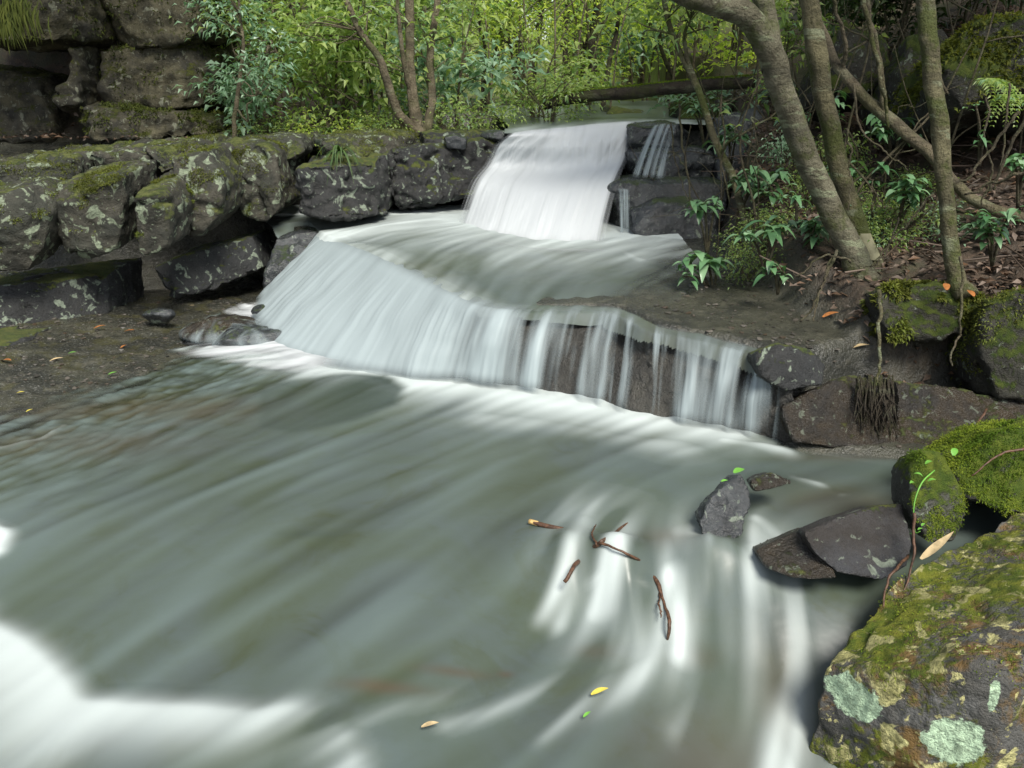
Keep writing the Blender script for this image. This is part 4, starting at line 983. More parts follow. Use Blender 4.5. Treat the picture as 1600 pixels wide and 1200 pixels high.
# background shrubs: five kinds built once, then copied
PROTO = []
def make_shrub(seed, leaf, h, wdt, ntip, per, size, nst=4, bark="twig"):
    rs = np.random.RandomState(seed)
    stems = []; rp = []
    for k in range(nst):
        a = rs.rand() * 6.28; lean = (0.15 + .5 * rs.rand()) * wdt
        p = [(0.04 * math.cos(a), .04 * math.sin(a), -0.1), (lean * .35 * math.cos(a), lean * .35 * math.sin(a), h * .35), (lean * .8 * math.cos(a), lean * .8 * math.sin(a), h * .7), (lean * 1.1 * math.cos(a + .3), lean * 1.1 * math.sin(a + .3), h * .98)]
        r0 = .010 + .008 * rs.rand(); stems.append((p, [r0, r0 * .8, r0 * .55, r0 * .3])); rp += list(spline(p, 14)[3:])
    blobs = []
    for k in range(9):
        a, q = rs.rand() * 6.28, rs.rand() ** .6
        z = h * (0.22 + 0.72 * rs.rand()); s = .16 + .2 * rs.rand()
        blobs.append((wdt * q * math.cos(a), wdt * q * math.sin(a), z, wdt * s * 1.5, wdt * s * 1.5, h * s * .55))
    cm, tips = crown_mesh("crown", blobs, ntip, per, size, seed)
    sm = stems_mesh("stem", stems + twigs_to(tips, rp, rs, 4, .005), seg=6)
    cm.materials.append(M[leaf]); sm.materials.append(M[bark])
    return (cm, sm)
KINDS = {
    "mid": make_shrub(101, "leaf_mid", 1.5, .8, 105, 7, .125), "mid2": make_shrub(102, "leaf_mid", 1.2, .9, 110, 7, .11, 5),
    "gloss": make_shrub(103, "leaf_gloss", 1.5, .8, 95, 7, .13), "bright": make_shrub(104, "leaf_bright", 1.7, .85, 110, 7, .13),
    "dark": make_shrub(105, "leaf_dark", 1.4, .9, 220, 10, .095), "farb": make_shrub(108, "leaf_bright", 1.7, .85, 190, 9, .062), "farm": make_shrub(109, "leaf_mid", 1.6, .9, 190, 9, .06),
    "lowg": make_shrub(110, "leaf_gloss", .6, .55, 70, 8, .07, 5),
    "low": make_shrub(106, "leaf_mid", .55, .6, 130, 10, .055, 5), "lowb": make_shrub(107, "leaf_bright", .5, .5, 100, 10, .06, 4),
}
for n_ in list(KINDS): pass
def shrub(kind, u, v, y, sc, rz, label, group="shrubs at the back of the stream", sz=1.0, name="shrub"):
    p = at_y(u, v, y); z = g1(p[0], y)
    r = thing(name, (p[0], y, z - 0.02), label, "shrub", group); r.rotation_euler = (0, 0, rz); r.scale = (sc, sc, sc * sz)
    for nm, me in zip(("crown", "stem"), KINDS[kind]):
        o = bpy.data.objects.new(nm, me); COL.objects.link(o); o.parent = r
    return r
G1 = "shrubs right behind the ledge"
for kd, u, y, sc, rz, sz, lab in [
        ("gloss", 398, 8.8, .7, .3, 1.0, "slim dull green shrub in front of the cliff's right end"), ("mid", 440, 9.2, 1.0, 1.3, 1.0, "bushy green shrub above the drooping ledge moss"),
        ("mid2", 520, 9.4, 1.1, 2.2, 1.1, "spreading green shrub left of the leaning stems"), ("mid", 590, 9.6, 1.05, 3.3, 1.0, "green shrub directly behind the leaning stems"),
        ("gloss", 705, 9.5, 1.05, 4.2, 1.0, "bluish glossy shrub right of the multi stemmed tree"), ("gloss", 775, 9.8, 1.1, 5.2, .95, "bluish glossy shrub left of the upper fall lip"),
        ("mid2", 835, 10.2, .95, .9, .9, "rounded green shrub just behind the left end of the fallen log")]:
    shrub(kd, u, 190, y, sc, rz, lab, G1, sz)
for kd, u, y, sc, rz, lab in [("lowb", 520, 8.75, .8, 1., "low yellow green fern like plant on the ledge top"), ("low", 600, 8.9, .7, 2., "low leafy plant by the stem bases on the ledge"), ("low", 715, 9.1, .9, 3., "pale low plant between the stems and the upper fall"),
                              ("low", 790, 9.3, 1.0, 4., "dense low plant at the left side of the upper fall lip"), ("low", 860, 9.5, .9, 5., "low plant under the left end of the fallen log"), ("lowb", 745, 9.4, .8, 2., "small yellow green plant beside the glossy shrub"), ("low", 440, 8.6, .7, 0.4, "low plant in the dark gap right of the cliff")]:
    shrub(kd, u, 200, y, sc, rz, lab, "low plants along the top of the ledge", name="plant")
rs = np.random.RandomState(55)
G2 = "shrubs filling the forest behind the upper fall"
for k in range(12):
    y = 11.0 + 3.2 * rs.rand(); u = 380 + (k + rs.rand() * .8) * 68
    kd = ["mid", "farb", "farm", "farb", "gloss"][k % 5] if u > 700 else ["mid", "dark", "mid2", "mid", "gloss"][k % 5]
    shrub(kd, u, 160, y, 1.0 + .5 * rs.rand(), rs.rand() * 6, "leafy shrub in the middle distance of the forest behind the fall", G2, 1.1)
for k in range(19):
    y = 15 + 9 * rs.rand(); u = 300 + (k + rs.rand()) * 50
    kd = ["farb", "farb", "farm", "farb"][k % 4] if u > 720 else ["farm", "farb", "farm", "farm"][k % 4]
    shrub(kd, u, 130, y, 1.6 + .9 * rs.rand(), rs.rand() * 6, "hazy yellow green shrub far back between the forest trunks", "far shrubs between the trunks", 1.2)
# right slope undergrowth
for k, (u, v, y, sc, kd) in enumerate([(1215, 150, 8.4, .7, "mid"), (1130, 140, 9.5, .8, "gloss"), (1290, 120, 8.8, .9, "dark"), (1400, 90, 8.5, 1.0, "dark"), (1500, 60, 8.6, 1.0, "dark"), (1590, 80, 8.0, 1.0, "dark"), (1180, 100, 11, 1.1, "bright"), (1080, 120, 11.5, 1.0, "bright"), (1350, 60, 11, 1.3, "dark"), (1480, 30, 11, 1.3, "dark")]):
    shrub(kd, u, v, y, sc, k * 1.3, ["dull green shrub in the shade of the right slope", "small green shrub above the fallen log's right end"][k < 2], "shrubs up the right slope")
rs = np.random.RandomState(66)
for k in range(16):
    u, y = 1180 + 28 * k, 5.2 + 2.6 * rs.rand()
    shrub(["low", "low", "lowg", "low"][k % 4], u, 300, y, .35 + .35 * rs.rand(), rs.rand() * 6, "small leafy plant growing in the litter of the right slope", "small leafy plants on the right slope", .9 + .5 * rs.rand())
# a far wood that reads as one mass
far = []
rs = np.random.RandomState(9)
for k in range(34):
    x = -16 + 34 * rs.rand(); y = 24 + 10 * rs.rand(); far.append((x, y, g1(x, y) + 1 + 3.2 * rs.rand(), 1.6, 1.6, 1.1))
cm, _ = crown_mesh("wood", far, 1500, 12, .15, 77, spread=.34)
o = link("forest", cm, M["leaf_bright"]); tag(o, "sunlit green wood closing the view far behind the trunks", "forest", kind="stuff")

# trees of the background
def tree(label, stems, mat, blobs=None, leaf="leaf_mid", ntip=120, per=10, size=.08, seed=1, group=None, name="tree", seg=9, cat="tree", base=None, n=28, spread=.11):
    """stems: list of (points as (u,v,y), radii)"""
    W = [([at_y(*p) for p in pts], rad) for pts, rad in stems]
    b = np.array(base if base is not None else W[0][0][0])
    r = thing(name, b, label, cat, group)
    W0 = W[0]
    link("trunk", stems_mesh("trunk", [W0], b, seg=seg + 3, lump=.10, n=n, wob=.012), M[mat], r)
    for q in W[1:]: link("branch", stems_mesh("branch", [q], b, seg=seg, lump=.08, n=n, wob=.012), M[mat], r)
    if blobs:
        rs = np.random.RandomState(seed)
        Bw = []
        for bl in blobs:
            c = at_y(bl[0], bl[1], bl[2]); Bw.append((*c, *bl[3:]))
        cm, tips = crown_mesh("crown", Bw, ntip, per, size, seed, b, spread=spread)
        link("crown", cm, M[leaf], r)
        rp = np.concatenate([spline(q[0], 20)[6:] for q in W])
        link("twigs", stems_mesh("twigs", twigs_to(tips, rp, rs, 2, .007), b, seg=5, n=8), M[mat], r)
    return r
tree("multi stemmed tree with leaning tan stems growing from the ledge", [([(656, 212, 8.7), (650, 185, 8.7), (644, 140, 8.7), (640, 80, 8.75), (638, -60, 8.8)], [.075, .062, .05, .045, .04]),
     ([(652, 205, 8.7), (622, 175, 8.6), (603, 120, 8.5), (592, 90, 8.5), (560, 45, 8.45), (528, -30, 8.4)], [.055, .045, .038, .034, .03, .026]), ([(665, 205, 8.75), (676, 160, 8.9), (672, 90, 9.0), (682, 10, 9.1), (684, -60, 9.1)], [.05, .042, .038, .034, .03]),
     ([(645, 150, 8.7), (632, 100, 8.6), (622, 20, 8.5), (618, -40, 8.5)], [.03, .024, .018, .014])], "bark_tan",
     [(560, 40, 8.7, .5, .4, .3), (640, 30, 9.0, .5, .4, .3), (480, 60, 8.6, .5, .4, .28), (690, 70, 9.1, .35, .3, .25), (600, 100, 8.9, .4, .3, .25)], "leaf_mid", 110, 8, .095, 5)
tree("thin pale sapling standing in front of the dark cleft by the cliff", [([(365, 216, 8.1), (368, 180, 8.1), (374, 130, 8.1), (380, 70, 8.1), (372, 0, 8.1), (368, -60, 8.1)], [.022, .02, .018, .015, .012, .01]),
     ([(370, 170, 8.1), (388, 190, 8.0), (386, 165, 7.95), (400, 150, 7.9)], [.01, .009, .007, .004]), ([(376, 110, 8.1), (400, 90, 8.0), (430, 80, 7.9)], [.011, .008, .004])], "bark_tan",
     [(392, 40, 8.1, .3, .25, .2), (395, 110, 8.0, .25, .2, .16), (375, 180, 8.0, .12, .12, .08), (350, 10, 8.1, .35, .25, .2), (420, 80, 8.0, .25, .2, .15)], "leaf_gloss", 70, 9, .07, 6)
rL = tree("slender leaning tree arching over the dark gap above the left ledge", [([(482, 205, 8.9), (470, 150, 9.0), (440, 95, 9.0), (400, 40, 9.1), (330, 0, 9.1)], [.03, .026, .022, .018, .012]), ([(455, 120, 9.0), (520, 140, 8.9), (560, 160, 8.8)], [.014, .01, .006])], "bark_tan",
     [(420, 40, 9.0, .5, .4, .25), (340, 15, 8.9, .4, .3, .2), (480, 110, 8.9, .4, .3, .2)], "leaf_mid", 120, 10, .075, 8)
cm, _ = crown_mesh("crown", [(-3.3, 7.0, 4.7, 1.2, 1.0, .5), (-4.6, 6.9, 4.7, 1.2, 1.0, .5), (-5.8, 6.8, 4.8, 1.2, 1.0, .5)], 420, 10, .1, 333, np.array(rL.location), spread=.2); link("crown", cm, M["leaf_mid"], rL)  # extra leaf mass out of view, added to shade the cliff
for k, (pts, rad, lab) in enumerate([
        ([(915, 150, 12.0), (928, 110, 12.0), (925, 70, 12.1), (931, 20, 12.2), (930, -60, 12.2)], .055, "dark twisted trunk behind the middle of the fallen log"),
        ([(905, 145, 12.4), (912, 80, 12.4), (925, 40, 12.5), (940, -40, 12.6)], .04, "thinner dark trunk leaning beside the twisted trunk"),
        ([(830, 150, 12.5), (835, 90, 12.5), (843, 40, 12.6), (848, -60, 12.6)], .06, "brown trunk left of the twisted dark trunk"),
        ([(940, 145, 11.0), (952, 100, 11.2), (965, 40, 11.3), (972, -60, 11.3)], .035, "slim upright trunk just right of the twisted trunk"),
        ([(1040, 130, 13.0), (1052, 70, 13.0), (1060, 30, 13.0), (1060, -60, 13.0)], .05, "straight trunk seen through the gap beneath the big limb"),
        ([(1118, 120, 14.0), (1120, 60, 14.0), (1116, -60, 14.0)], .055, "dark upright trunk under the bend of the big limb"),
        ([(1146, 110, 15.0), (1142, 60, 15.0), (1145, -60, 15.0)], .05, "rightmost straight trunk below the big limb"),
        ([(755, 160, 13.0), (758, 90, 13.0), (750, 20, 13.1), (752, -60, 13.1)], .045, "faint brown trunk behind the glossy shrubs"),
        ([(545, 150, 12.0), (535, 80, 12.0), (540, -60, 12.0)], .04, "pale thin trunk in the leaves behind the ledge"),
        ([(460, 150, 13.0), (452, 60, 13.0), (440, -60, 13.0)], .05, "grey trunk high behind the ledge near the cliff"),
        ([(880, 150, 16), (884, 70, 16), (880, -60, 16)], .06, "hazy trunk far behind the left end of the fallen log"),
        ([(1000, 140, 17), (1004, 60, 17), (1000, -60, 17)], .06, "hazy trunk far behind the middle of the fallen log"),
        ([(700, 150, 16), (704, 60, 16), (715, -60, 16)], .07, "hazy trunk far behind the multi stemmed tree"),
        ([(1085, 130, 11.5), (1040, 95, 11.4), (1030, 40, 11.4), (1026, -50, 11.4)], .03, "thin leaning trunk above the right half of the fallen log")]):
    y = pts[0][2]; p0 = at_y(*pts[0]); z0 = g1(p0[0], y)
    u0 = pts[0][0]; d = at_y(u0, 200, y); vv = 200 + (d[2] - z0) / max(1e-3, (d[2] - at_y(u0, 201, y)[2]))
    pts = [(u0, vv + 4, y)] + pts[1:] if vv > pts[0][1] else pts
    top_ = pts[-1]
    tree(lab, [(pts, list(np.linspace(rad, rad * .6, len(pts))))], "bark_dark", [(top_[0] + 10, 10, y + .1, .7, .6, .45), (top_[0] - 40, 40, y, .6, .5, .4), (top_[0] + 40, -30, y, .8, .6, .5)], "leaf_bright" if u0 > 780 else "leaf_mid", 34, 8, .085, 200 + k, "slim trunks of the forest behind the fall", spread=.15)

# the fallen log across the upper stream
Lp = [at_y(*p) for p in [(850, 165, 9.7), (905, 152, 9.5), (1000, 143, 9.2), (1080, 135, 9.0), (1180, 128, 8.8)]]
b = Lp[0]
r = thing("fallen_log", b, "mossy fallen log lying across the stream above the upper fall", "log")
link("trunk", stems_mesh("trunk", [(Lp, [.045, .058, .062, .060, .055])], b, seg=14, lump=.12, n=50, wob=.01), M["bark_dark"], r)
sp = Soup(); rs = np.random.RandomState(3); Q = spline(Lp, 200)
i = rs.randint(0, 200, 4200); P = Q[i] + np.stack([rs.normal(size=4200) * .01, rs.normal(size=4200) * .03, .056 + .006 * rs.rand(4200)], 1)
leaf_batch(sp, P, rs.normal(size=(4200, 3)) * .6 + np.array([0, 0, .8]), .014 + .02 * rs.rand(4200), .006 + 0 * P[:, 0], np.clip(.4 + .3 * rs.normal(size=4200), 0, 1), rs)
link("moss", sp.mesh("moss", b), M["moss_tuft"], r)

# ------------------------------------------------------------------ trees of the right bank
def shade_canopy(r, label_mat, blobs, ntip, per, size, seed, b):  # the trees' unseen crowns, placed and thickened to shade the right bank
    cm, tips = crown_mesh("crown", blobs, ntip, per, size, seed, b, spread=.2); link("crown", cm, M[label_mat], r)
    return tips
r = tree("thick pale barked tree whose limb bends left over the stream", [([(1352, 445, 4.95), (1335, 400, 5.0), (1300, 330, 5.05), (1262, 250, 5.05), (1228, 160, 5.0), (1208, 90, 4.95), (1170, 30, 4.85), (1110, 2, 4.7), (1050, -20, 4.5), (980, -90, 4.3)], [.105, .08, .072, .069, .068, .07, .066, .058, .048, .04]),
     ([(1210, 110, 4.96), (1200, 30, 5.0), (1175, -60, 5.1), (1160, -200, 5.2)], [.07, .05, .045, .04])], "bark_pale", seg=14, n=60)
b = np.array(r.location)
shade_canopy(r, "leaf_mid", [(1.2, 5.4, 4.6, 1.0, 1.0, .5), (2.0, 5.2, 4.6, 1.2, 1.0, .6)], 200, 11, .09, 301, b)
rB = tree("slimmer mottled tree with a pale scar near its base behind the thick one", [([(1380, 450, 5.05), (1362, 410, 5.1), (1335, 340, 5.15), (1308, 250, 5.2), (1290, 160, 5.2), (1277, 80, 5.2), (1266, 0, 5.2), (1258, -150, 5.2)], [.078, .068, .060, .056, .054, .058, .05, .045]),
     ([(1276, 70, 5.2), (1262, 10, 5.3), (1240, -40, 5.4), (1200, -120, 5.6)], [.045, .035, .03, .02])], "bark_moss", seg=12, n=50)
r = rB; shade_canopy(r, "leaf_dark", [(2.2, 5.6, 4.5, 1.3, 1.1, .6), (2.6, 7.2, 4.6, 1.3, 1.2, .6)], 520, 11, .1, 302, np.array(r.location))
Qs = spline([[*at_y(1345, 362, 5.14), .0625], [*at_y(1353, 382, 5.12), .0645], [*at_y(1362, 403, 5.1), .0675]], 8)
th_ = np.linspace(-1.15, .55, 12) - 1.57
Vs = np.stack([Qs[:, None, 0] + (Qs[:, None, 3] + .006) * np.cos(th_)[None], Qs[:, None, 1] + (Qs[:, None, 3] + .006) * np.sin(th_)[None], np.repeat(Qs[:, 2:3], 12, 1)], 2).reshape(-1, 3)
M["scar"] = m_flat("bare_wood", (0.21, 0.20, 0.12), 0.7, var=0.3, scale=18)
link("bark_scar", mesh_np("bark_scar", Vs - np.array(rB.location), [grid_faces(8, 12)]), M["scar"], rB)
r = tree("straight mossy trunk rooted at the bank edge near the right side", [([(1510, 462, 4.5), (1494, 430, 4.55), (1482, 340, 4.6), (1472, 240, 4.65), (1462, 150, 4.7), (1452, 60, 4.75), (1444, -30, 4.8), (1440, -180, 4.8)], [.062, .046, .041, .043, .046, .046, .044, .042])], "bark_moss", seg=12, n=50)
shade_canopy(r, "leaf_dark", [(3.2, 4.9, 4.3, 1.4, 1.2, .6), (4.2, 6.2, 4.5, 1.5, 1.2, .7), (3.3, 7.8, 4.8, 1.5, 1.2, .7)], 800, 11, .1, 303, np.array(r.location))
tree("smooth tan sapling trunk leaning diagonally across the slope", [([(1650, 352, 5.0), (1600, 342, 5.05), (1540, 322, 5.15), (1490, 285, 5.25), (1450, 235, 5.4), (1400, 195, 5.5), (1350, 150, 5.6), (1310, 105, 5.7), (1290, 60, 5.8), (1270, 10, 5.9)], [.036, .034, .032, .034, .036, .038, .034, .03, .026, .02]),
      ([(1318, 115, 5.68), (1322, 70, 5.6), (1308, 20, 5.55), (1300, -40, 5.5)], [.016, .013, .011, .01]), ([(1385, 185, 5.52), (1375, 100, 5.5), (1360, 30, 5.5), (1352, -40, 5.5)], [.02, .018, .015, .013])], "bark_tan", n=46)
tree("crooked sapling leaning over the right side of the upper fall", [([(1185, 420, 6.0), (1165, 340, 6.2), (1145, 275, 6.4), (1120, 225, 6.5), (1105, 180, 6.6), (1085, 125, 6.7), (1062, 80, 6.8), (1045, 40, 6.8), (1030, -40, 6.8)], [.026, .026, .028, .027, .026, .025, .022, .02, .018]),
      ([(1085, 125, 6.7), (1070, 60, 6.8), (1085, 10, 6.9), (1090, -40, 6.9)], [.018, .014, .012, .01]), ([(1128, 235, 6.45), (1150, 215, 6.3), (1185, 195, 6.2), (1230, 160, 6.1)], [.012, .009, .007, .005])], "bark_moss",
      [(1040, 20, 6.8, .35, .3, .2), (1100, 30, 6.9, .35, .3, .2), (1180, 190, 6.2, .12, .12, .08)], "leaf_mid", 50, 9, .08, 41)

# thin lianas and hanging roots, each a thing of its own
VG = "thin stems and hanging roots along the right bank"
for k, (pts, rad, mat, lab) in enumerate([
        ([(1060, 165, 6.9), (1068, 230, 6.8), (1075, 280, 6.6), (1080, 330, 6.4)], .009, "twig", "thin upright stem in front of the stepped rocks"),
        ([(1048, 190, 7.0), (1055, 250, 6.9), (1066, 285, 6.8), (1074, 312, 6.7)], .006, "twig", "hair thin stem hanging beside the trickling water"),
        ([(1128, 150, 6.6), (1130, 220, 6.5), (1128, 262, 6.4), (1140, 320, 6.3)], .008, "twig", "thin straight stem behind the crooked sapling"),
        ([(1345, -20, 5.4), (1362, 60, 5.4), (1378, 130, 5.4), (1388, 200, 5.45)], .016, "bark_moss", "smooth thin stem rising between the mottled tree and straight trunk"),
        ([(1480, 150, 4.9), (1440, 40, 5.0), (1470, -10, 5.0)], .008, "twig", "thin twig crossing the straight trunk near the top"),
        ([(1590, 175, 4.9), (1560, 215, 4.9), (1520, 265, 4.85), (1482, 290, 4.8)], .010, "twig", "lowest of the pale curved vines at the right edge"),
        ([(1640, 100, 4.7), (1590, 210, 4.75), (1555, 280, 4.8), (1540, 300, 4.8)], .011, "twig", "long curved vine sweeping down from the right edge"),
        ([(1580, 130, 5.0), (1570, 220, 4.95), (1555, 300, 4.9)], .007, "twig", "thin vine hanging from the mossy boulder"),
        ([(1545, 150, 5.0), (1538, 220, 4.95), (1550, 270, 4.9), (1530, 320, 4.85)], .007, "twig", "wavy vine hanging under the fern"),
        ([(1660, 270, 4.4), (1600, 268, 4.5), (1560, 285, 4.6), (1510, 305, 4.7)], .010, "bark_tan", "pale root curving in from the right edge"),
        ([(1502, 400, 4.42), (1506, 450, 4.36), (1497, 500, 4.34), (1500, 520, 4.34), (1484, 545, 4.33), (1488, 570, 4.32)], .008, "bark_tan", "crooked hanging root in front of the black cavity"),
        ([(1376, 455, 4.4), (1374, 520, 4.3), (1375, 590, 4.22), (1372, 620, 4.2)], .011, "bark_moss", "mossy upright root left of the black cavity"),
        ([(1536, 470, 4.4), (1530, 540, 4.32), (1522, 580, 4.3)], .012, "bark_dark", "brown root at the right side of the black cavity"),
        ([(1310, 390, 4.85), (1290, 430, 4.75), (1275, 470, 4.65), (1252, 500, 4.6)], .010, "twig", "pale root reaching down left from the thick tree"),
        ([(1300, 400, 4.85), (1285, 440, 4.7), (1272, 500, 4.5)], .007, "twig", "thin root dangling beside the pale root"),
        ([(1330, 410, 4.8), (1290, 400, 4.75), (1240, 430, 4.7)], .007, "twig", "thin twig sticking out left of the tree base"),
        ([(1405, 340, 4.9), (1380, 400, 4.75), (1350, 420, 4.7)], .006, "twig", "grey twig leaning on the mottled tree base"),
        ([(1460, 300, 4.5), (1400, 370, 4.6), (1360, 420, 4.6)], .006, "twig", "thin grey twig crossing the leaf litter between the trunks"),
        ([(1330, 130, 5.4), (1345, 200, 5.3), (1385, 240, 5.2), (1420, 265, 5.15)], .007, "twig", "thin drooping stem in front of the diagonal sapling"),
        ([(1325, 200, 5.0), (1330, 260, 5.0), (1325, 330, 4.95)], .006, "twig", "thin upright stem right of the mottled tree")]):
    sp = Soup(); W = [at_y(*p) for p in pts]
    V, F = tube(W, np.linspace(rad, rad * .6, len(pts)), n=30, seg=7, wob=.02, seed=k * 3.3, lump=.1); sp.add(V, F)
    bs = np.array(W[-1])
    o = link("vine", sp.mesh("vine", bs), M[mat], loc=bs); tag(o, lab, "vine", VG)
# a mat of fine roots hanging down the wet wedge
sp = Soup(); rs = np.random.RandomState(21)
for k in range(70):
    u = 1335 + 60 * rs.rand(); v0 = 585 + 20 * rs.rand(); v1 = 640 + 60 * rs.rand(); y = 4.12 - .02 * rs.rand()
    V, F = tube([at_y(u, v0, y), at_y(u + rs.normal() * 5, (v0 + v1) / 2, y - .05), at_y(u + rs.normal() * 8, v1, y - .14)], [.005, .004, .002], n=8, seg=5); sp.add(V, F)
bs = at_y(1365, 700, 4.0); o = link("root_mat", sp.mesh("root_mat", bs), M["bark_dark"], loc=bs); tag(o, "dark mat of fine roots hanging over the brown wet wedge", "roots")

# ------------------------------------------------------------------ broad leaved plants of the right bank
def broad_leaf(sp, p, d, L, Wd, tint, rs, droop=.5):
    n = 7; t_ = np.linspace(0, 1, n)
    d = np.array(d, float); d /= np.linalg.norm(d)
    sd = np.cross(d, [0, 0, 1.0]); sd /= np.linalg.norm(sd) + 1e-9
    up = np.cross(sd, d)
    mid = np.array(p) + d * L * t_[:, None] + up * (.10 * L * np.sin(t_ * np.pi))[:, None] - np.array([0, 0, 1.0]) * (droop * L * t_ ** 2)[:, None]
    wv = Wd * .5 * np.sin(np.pi * np.clip(t_ * .93 + .07, 0, 1)) ** .8 * (1 - .25 * t_); wv[-1] = .001
    l = mid + sd * wv[:, None] + up * (wv * .25)[:, None]; r_ = mid - sd * wv[:, None] + up * (wv * .25)[:, None]
    V = np.concatenate([l, mid, r_]); i = np.arange(n - 1)
    sp.add(V, [np.concatenate([np.stack([i, i + 1, n + i + 1, n + i], 1), np.stack([n + i, n + i + 1, 2 * n + i + 1, 2 * n + i], 1)])], tint)
def whorl_plant(label, base, heads, seed, L=.125, group="broad leaved plants on the right bank"):
    rs = np.random.RandomState(seed); b = at_y(*base)
    r = thing("broad_leaved_plant", b, label, "plant", group)
    st = []; sp = Soup()
    for (u, v, y, n, sc) in heads:
        h = at_y(u, v, y); st.append(([b, (b + h) / 2 + np.array([0, 0, .05]), h], [.009, .008, .005]))
        for k in range(int(n * 1.7)):
            a = k * 2.4 + rs.rand() * .5; el = -.15 + .6 * rs.rand()
            broad_leaf(sp, h + rs.normal(size=3) * .022, (math.cos(a), math.sin(a), el), L * sc * (.7 + .5 * rs.rand()), L * sc * .52, np.clip(.45 + .28 * rs.normal(), 0, 1), rs, .35 + .35 * rs.rand())
    link("stem", stems_mesh("stem", st, b, seg=6, n=12), M["twig"], r)
    link("leaves", sp.mesh("leaves", b), M["leaf_broad"], r)
whorl_plant("drooping broad leaved plant hanging over the terrace's right end", (1115, 462, 5.55), [(1100, 405, 5.45, 9, 1.1), (1075, 412, 5.4, 6, .8), (1122, 412, 5.5, 7, .9), (1068, 432, 5.35, 4, .6)], 61)
whorl_plant("broad leaved plant on a thin stem in front of the black boulder", (1105, 400, 5.7), [(1100, 322, 5.6, 8, .85), (1085, 325, 5.55, 5, .7), (1118, 318, 5.65, 5, .7)], 62)
whorl_plant("pale leaved plant left of the thick tree at its mid height", (1195, 430, 5.3), [(1205, 358, 5.2, 9, 1.0), (1170, 368, 5.2, 6, .85), (1225, 355, 5.25, 5, .8)], 63)
whorl_plant("low broad leaved sprig between the terrace and the thick tree", (1215, 460, 5.0), [(1205, 418, 4.95, 6, .75), (1225, 425, 4.95, 4, .55)], 64)
whorl_plant("dense glossy plant behind the thick tree's left side", (1190, 330, 6.2), [(1180, 268, 6.1, 8, 1.1), (1215, 275, 6.1, 8, 1.0), (1200, 300, 6.0, 7, .9), (1160, 290, 6.1, 5, .8)], 65)
whorl_plant("small pale sprig close to the thick tree's bark", (1245, 345, 5.0), [(1240, 308, 4.95, 6, .6)], 66)
whorl_plant("glossy sprig on the slope right of the mottled tree", (1380, 310, 5.6), [(1382, 262, 5.5, 6, .8), (1365, 280, 5.5, 4, .6)], 67)
whorl_plant("glossy sprig just left of the straight trunk's middle", (1440, 340, 5.2), [(1432, 292, 5.1, 6, .75), (1450, 300, 5.1, 4, .6)], 68)
whorl_plant("sparse sprig high between the mottled tree and diagonal sapling", (1305, 200, 6.2), [(1300, 145, 6.1, 6, .8), (1310, 175, 6.1, 4, .7)], 69)
whorl_plant("tiny sprig on the dark soil right of the straight trunk", (1530, 260, 5.0), [(1535, 218, 4.95, 5, .45), (1525, 165, 4.95, 4, .4)], 70)
for q, (u, v, y, lab) in enumerate([(1150, 335, 6.4, "glossy plant behind the crooked sapling"), (1255, 400, 5.3, "low glossy plant at the thick tree's left root"), (1225, 225, 7.0, "dull plant in the shade left of the thick tree"), (1330, 300, 6.0, "plant between the mottled tree and the diagonal sapling"),
        (1400, 345, 5.3, "low plant on the litter below the diagonal sapling"), (1550, 390, 4.7, "small plant on the litter at the right edge"), (1590, 300, 5.2, "plant beneath the pale root at the right edge"), (1140, 250, 7.4, "pale plant behind the thin stems of the stepped rocks"), (1395, 240, 6.2, "dark plant up the slope left of the straight trunk"), (1100, 205, 8.0, "plant sprouting over the top of the stepped rocks")]):
    rs = np.random.RandomState(700 + q); hs_ = [(u + rs.randint(-28, 28), v - 25 - rs.randint(0, 30), y - .05 * h_, 5 + rs.randint(0, 5), .55 + .5 * rs.rand()) for h_ in range(3 + q % 3)]
    whorl_plant(lab, (u, v + 25, y + .05), hs_, 720 + q)
rs = np.random.RandomState(31)
for q in range(26):
    u, y = 380 + q * 30 + 20 * rs.rand(), 9.2 + 5 * rs.rand(); p = at_y(u, 190, y); b = np.array([p[0], y, g1(p[0], y) - .05]); hgt = 1.6 + 1.6 * rs.rand(); lx, ly = rs.normal(size=2) * .35; r0 = .008 + .010 * rs.rand()
    pts = [b, b + [lx * .2, ly * .1, hgt * .33], b + [lx * .7 + .1 * rs.normal(), ly * .4, hgt * .66], b + [lx, ly, hgt]]
    st = [(pts, [r0, r0 * .85, r0 * .7, r0 * .4])]
    for _ in range(3):
        f_ = rs.randint(1, 3); a_ = pts[f_] + (pts[f_ + 1] - pts[f_]) * rs.rand(); e_ = a_ + [rs.normal() * .35, rs.normal() * .2, .15 + .3 * rs.rand()]; st.append(([a_, (a_ + e_) / 2 + [0, 0, .03], e_], [r0 * .5, r0 * .4, r0 * .2]))
    o = link("sapling", stems_mesh("sapling", st, b, seg=6, n=14, wob=.02), M["bark_tan" if q % 3 else "bark_moss"], loc=b)
    tag(o, "thin bare sapling stem rising through the leaves behind the fall", "sapling", "thin saplings among the shrubs")
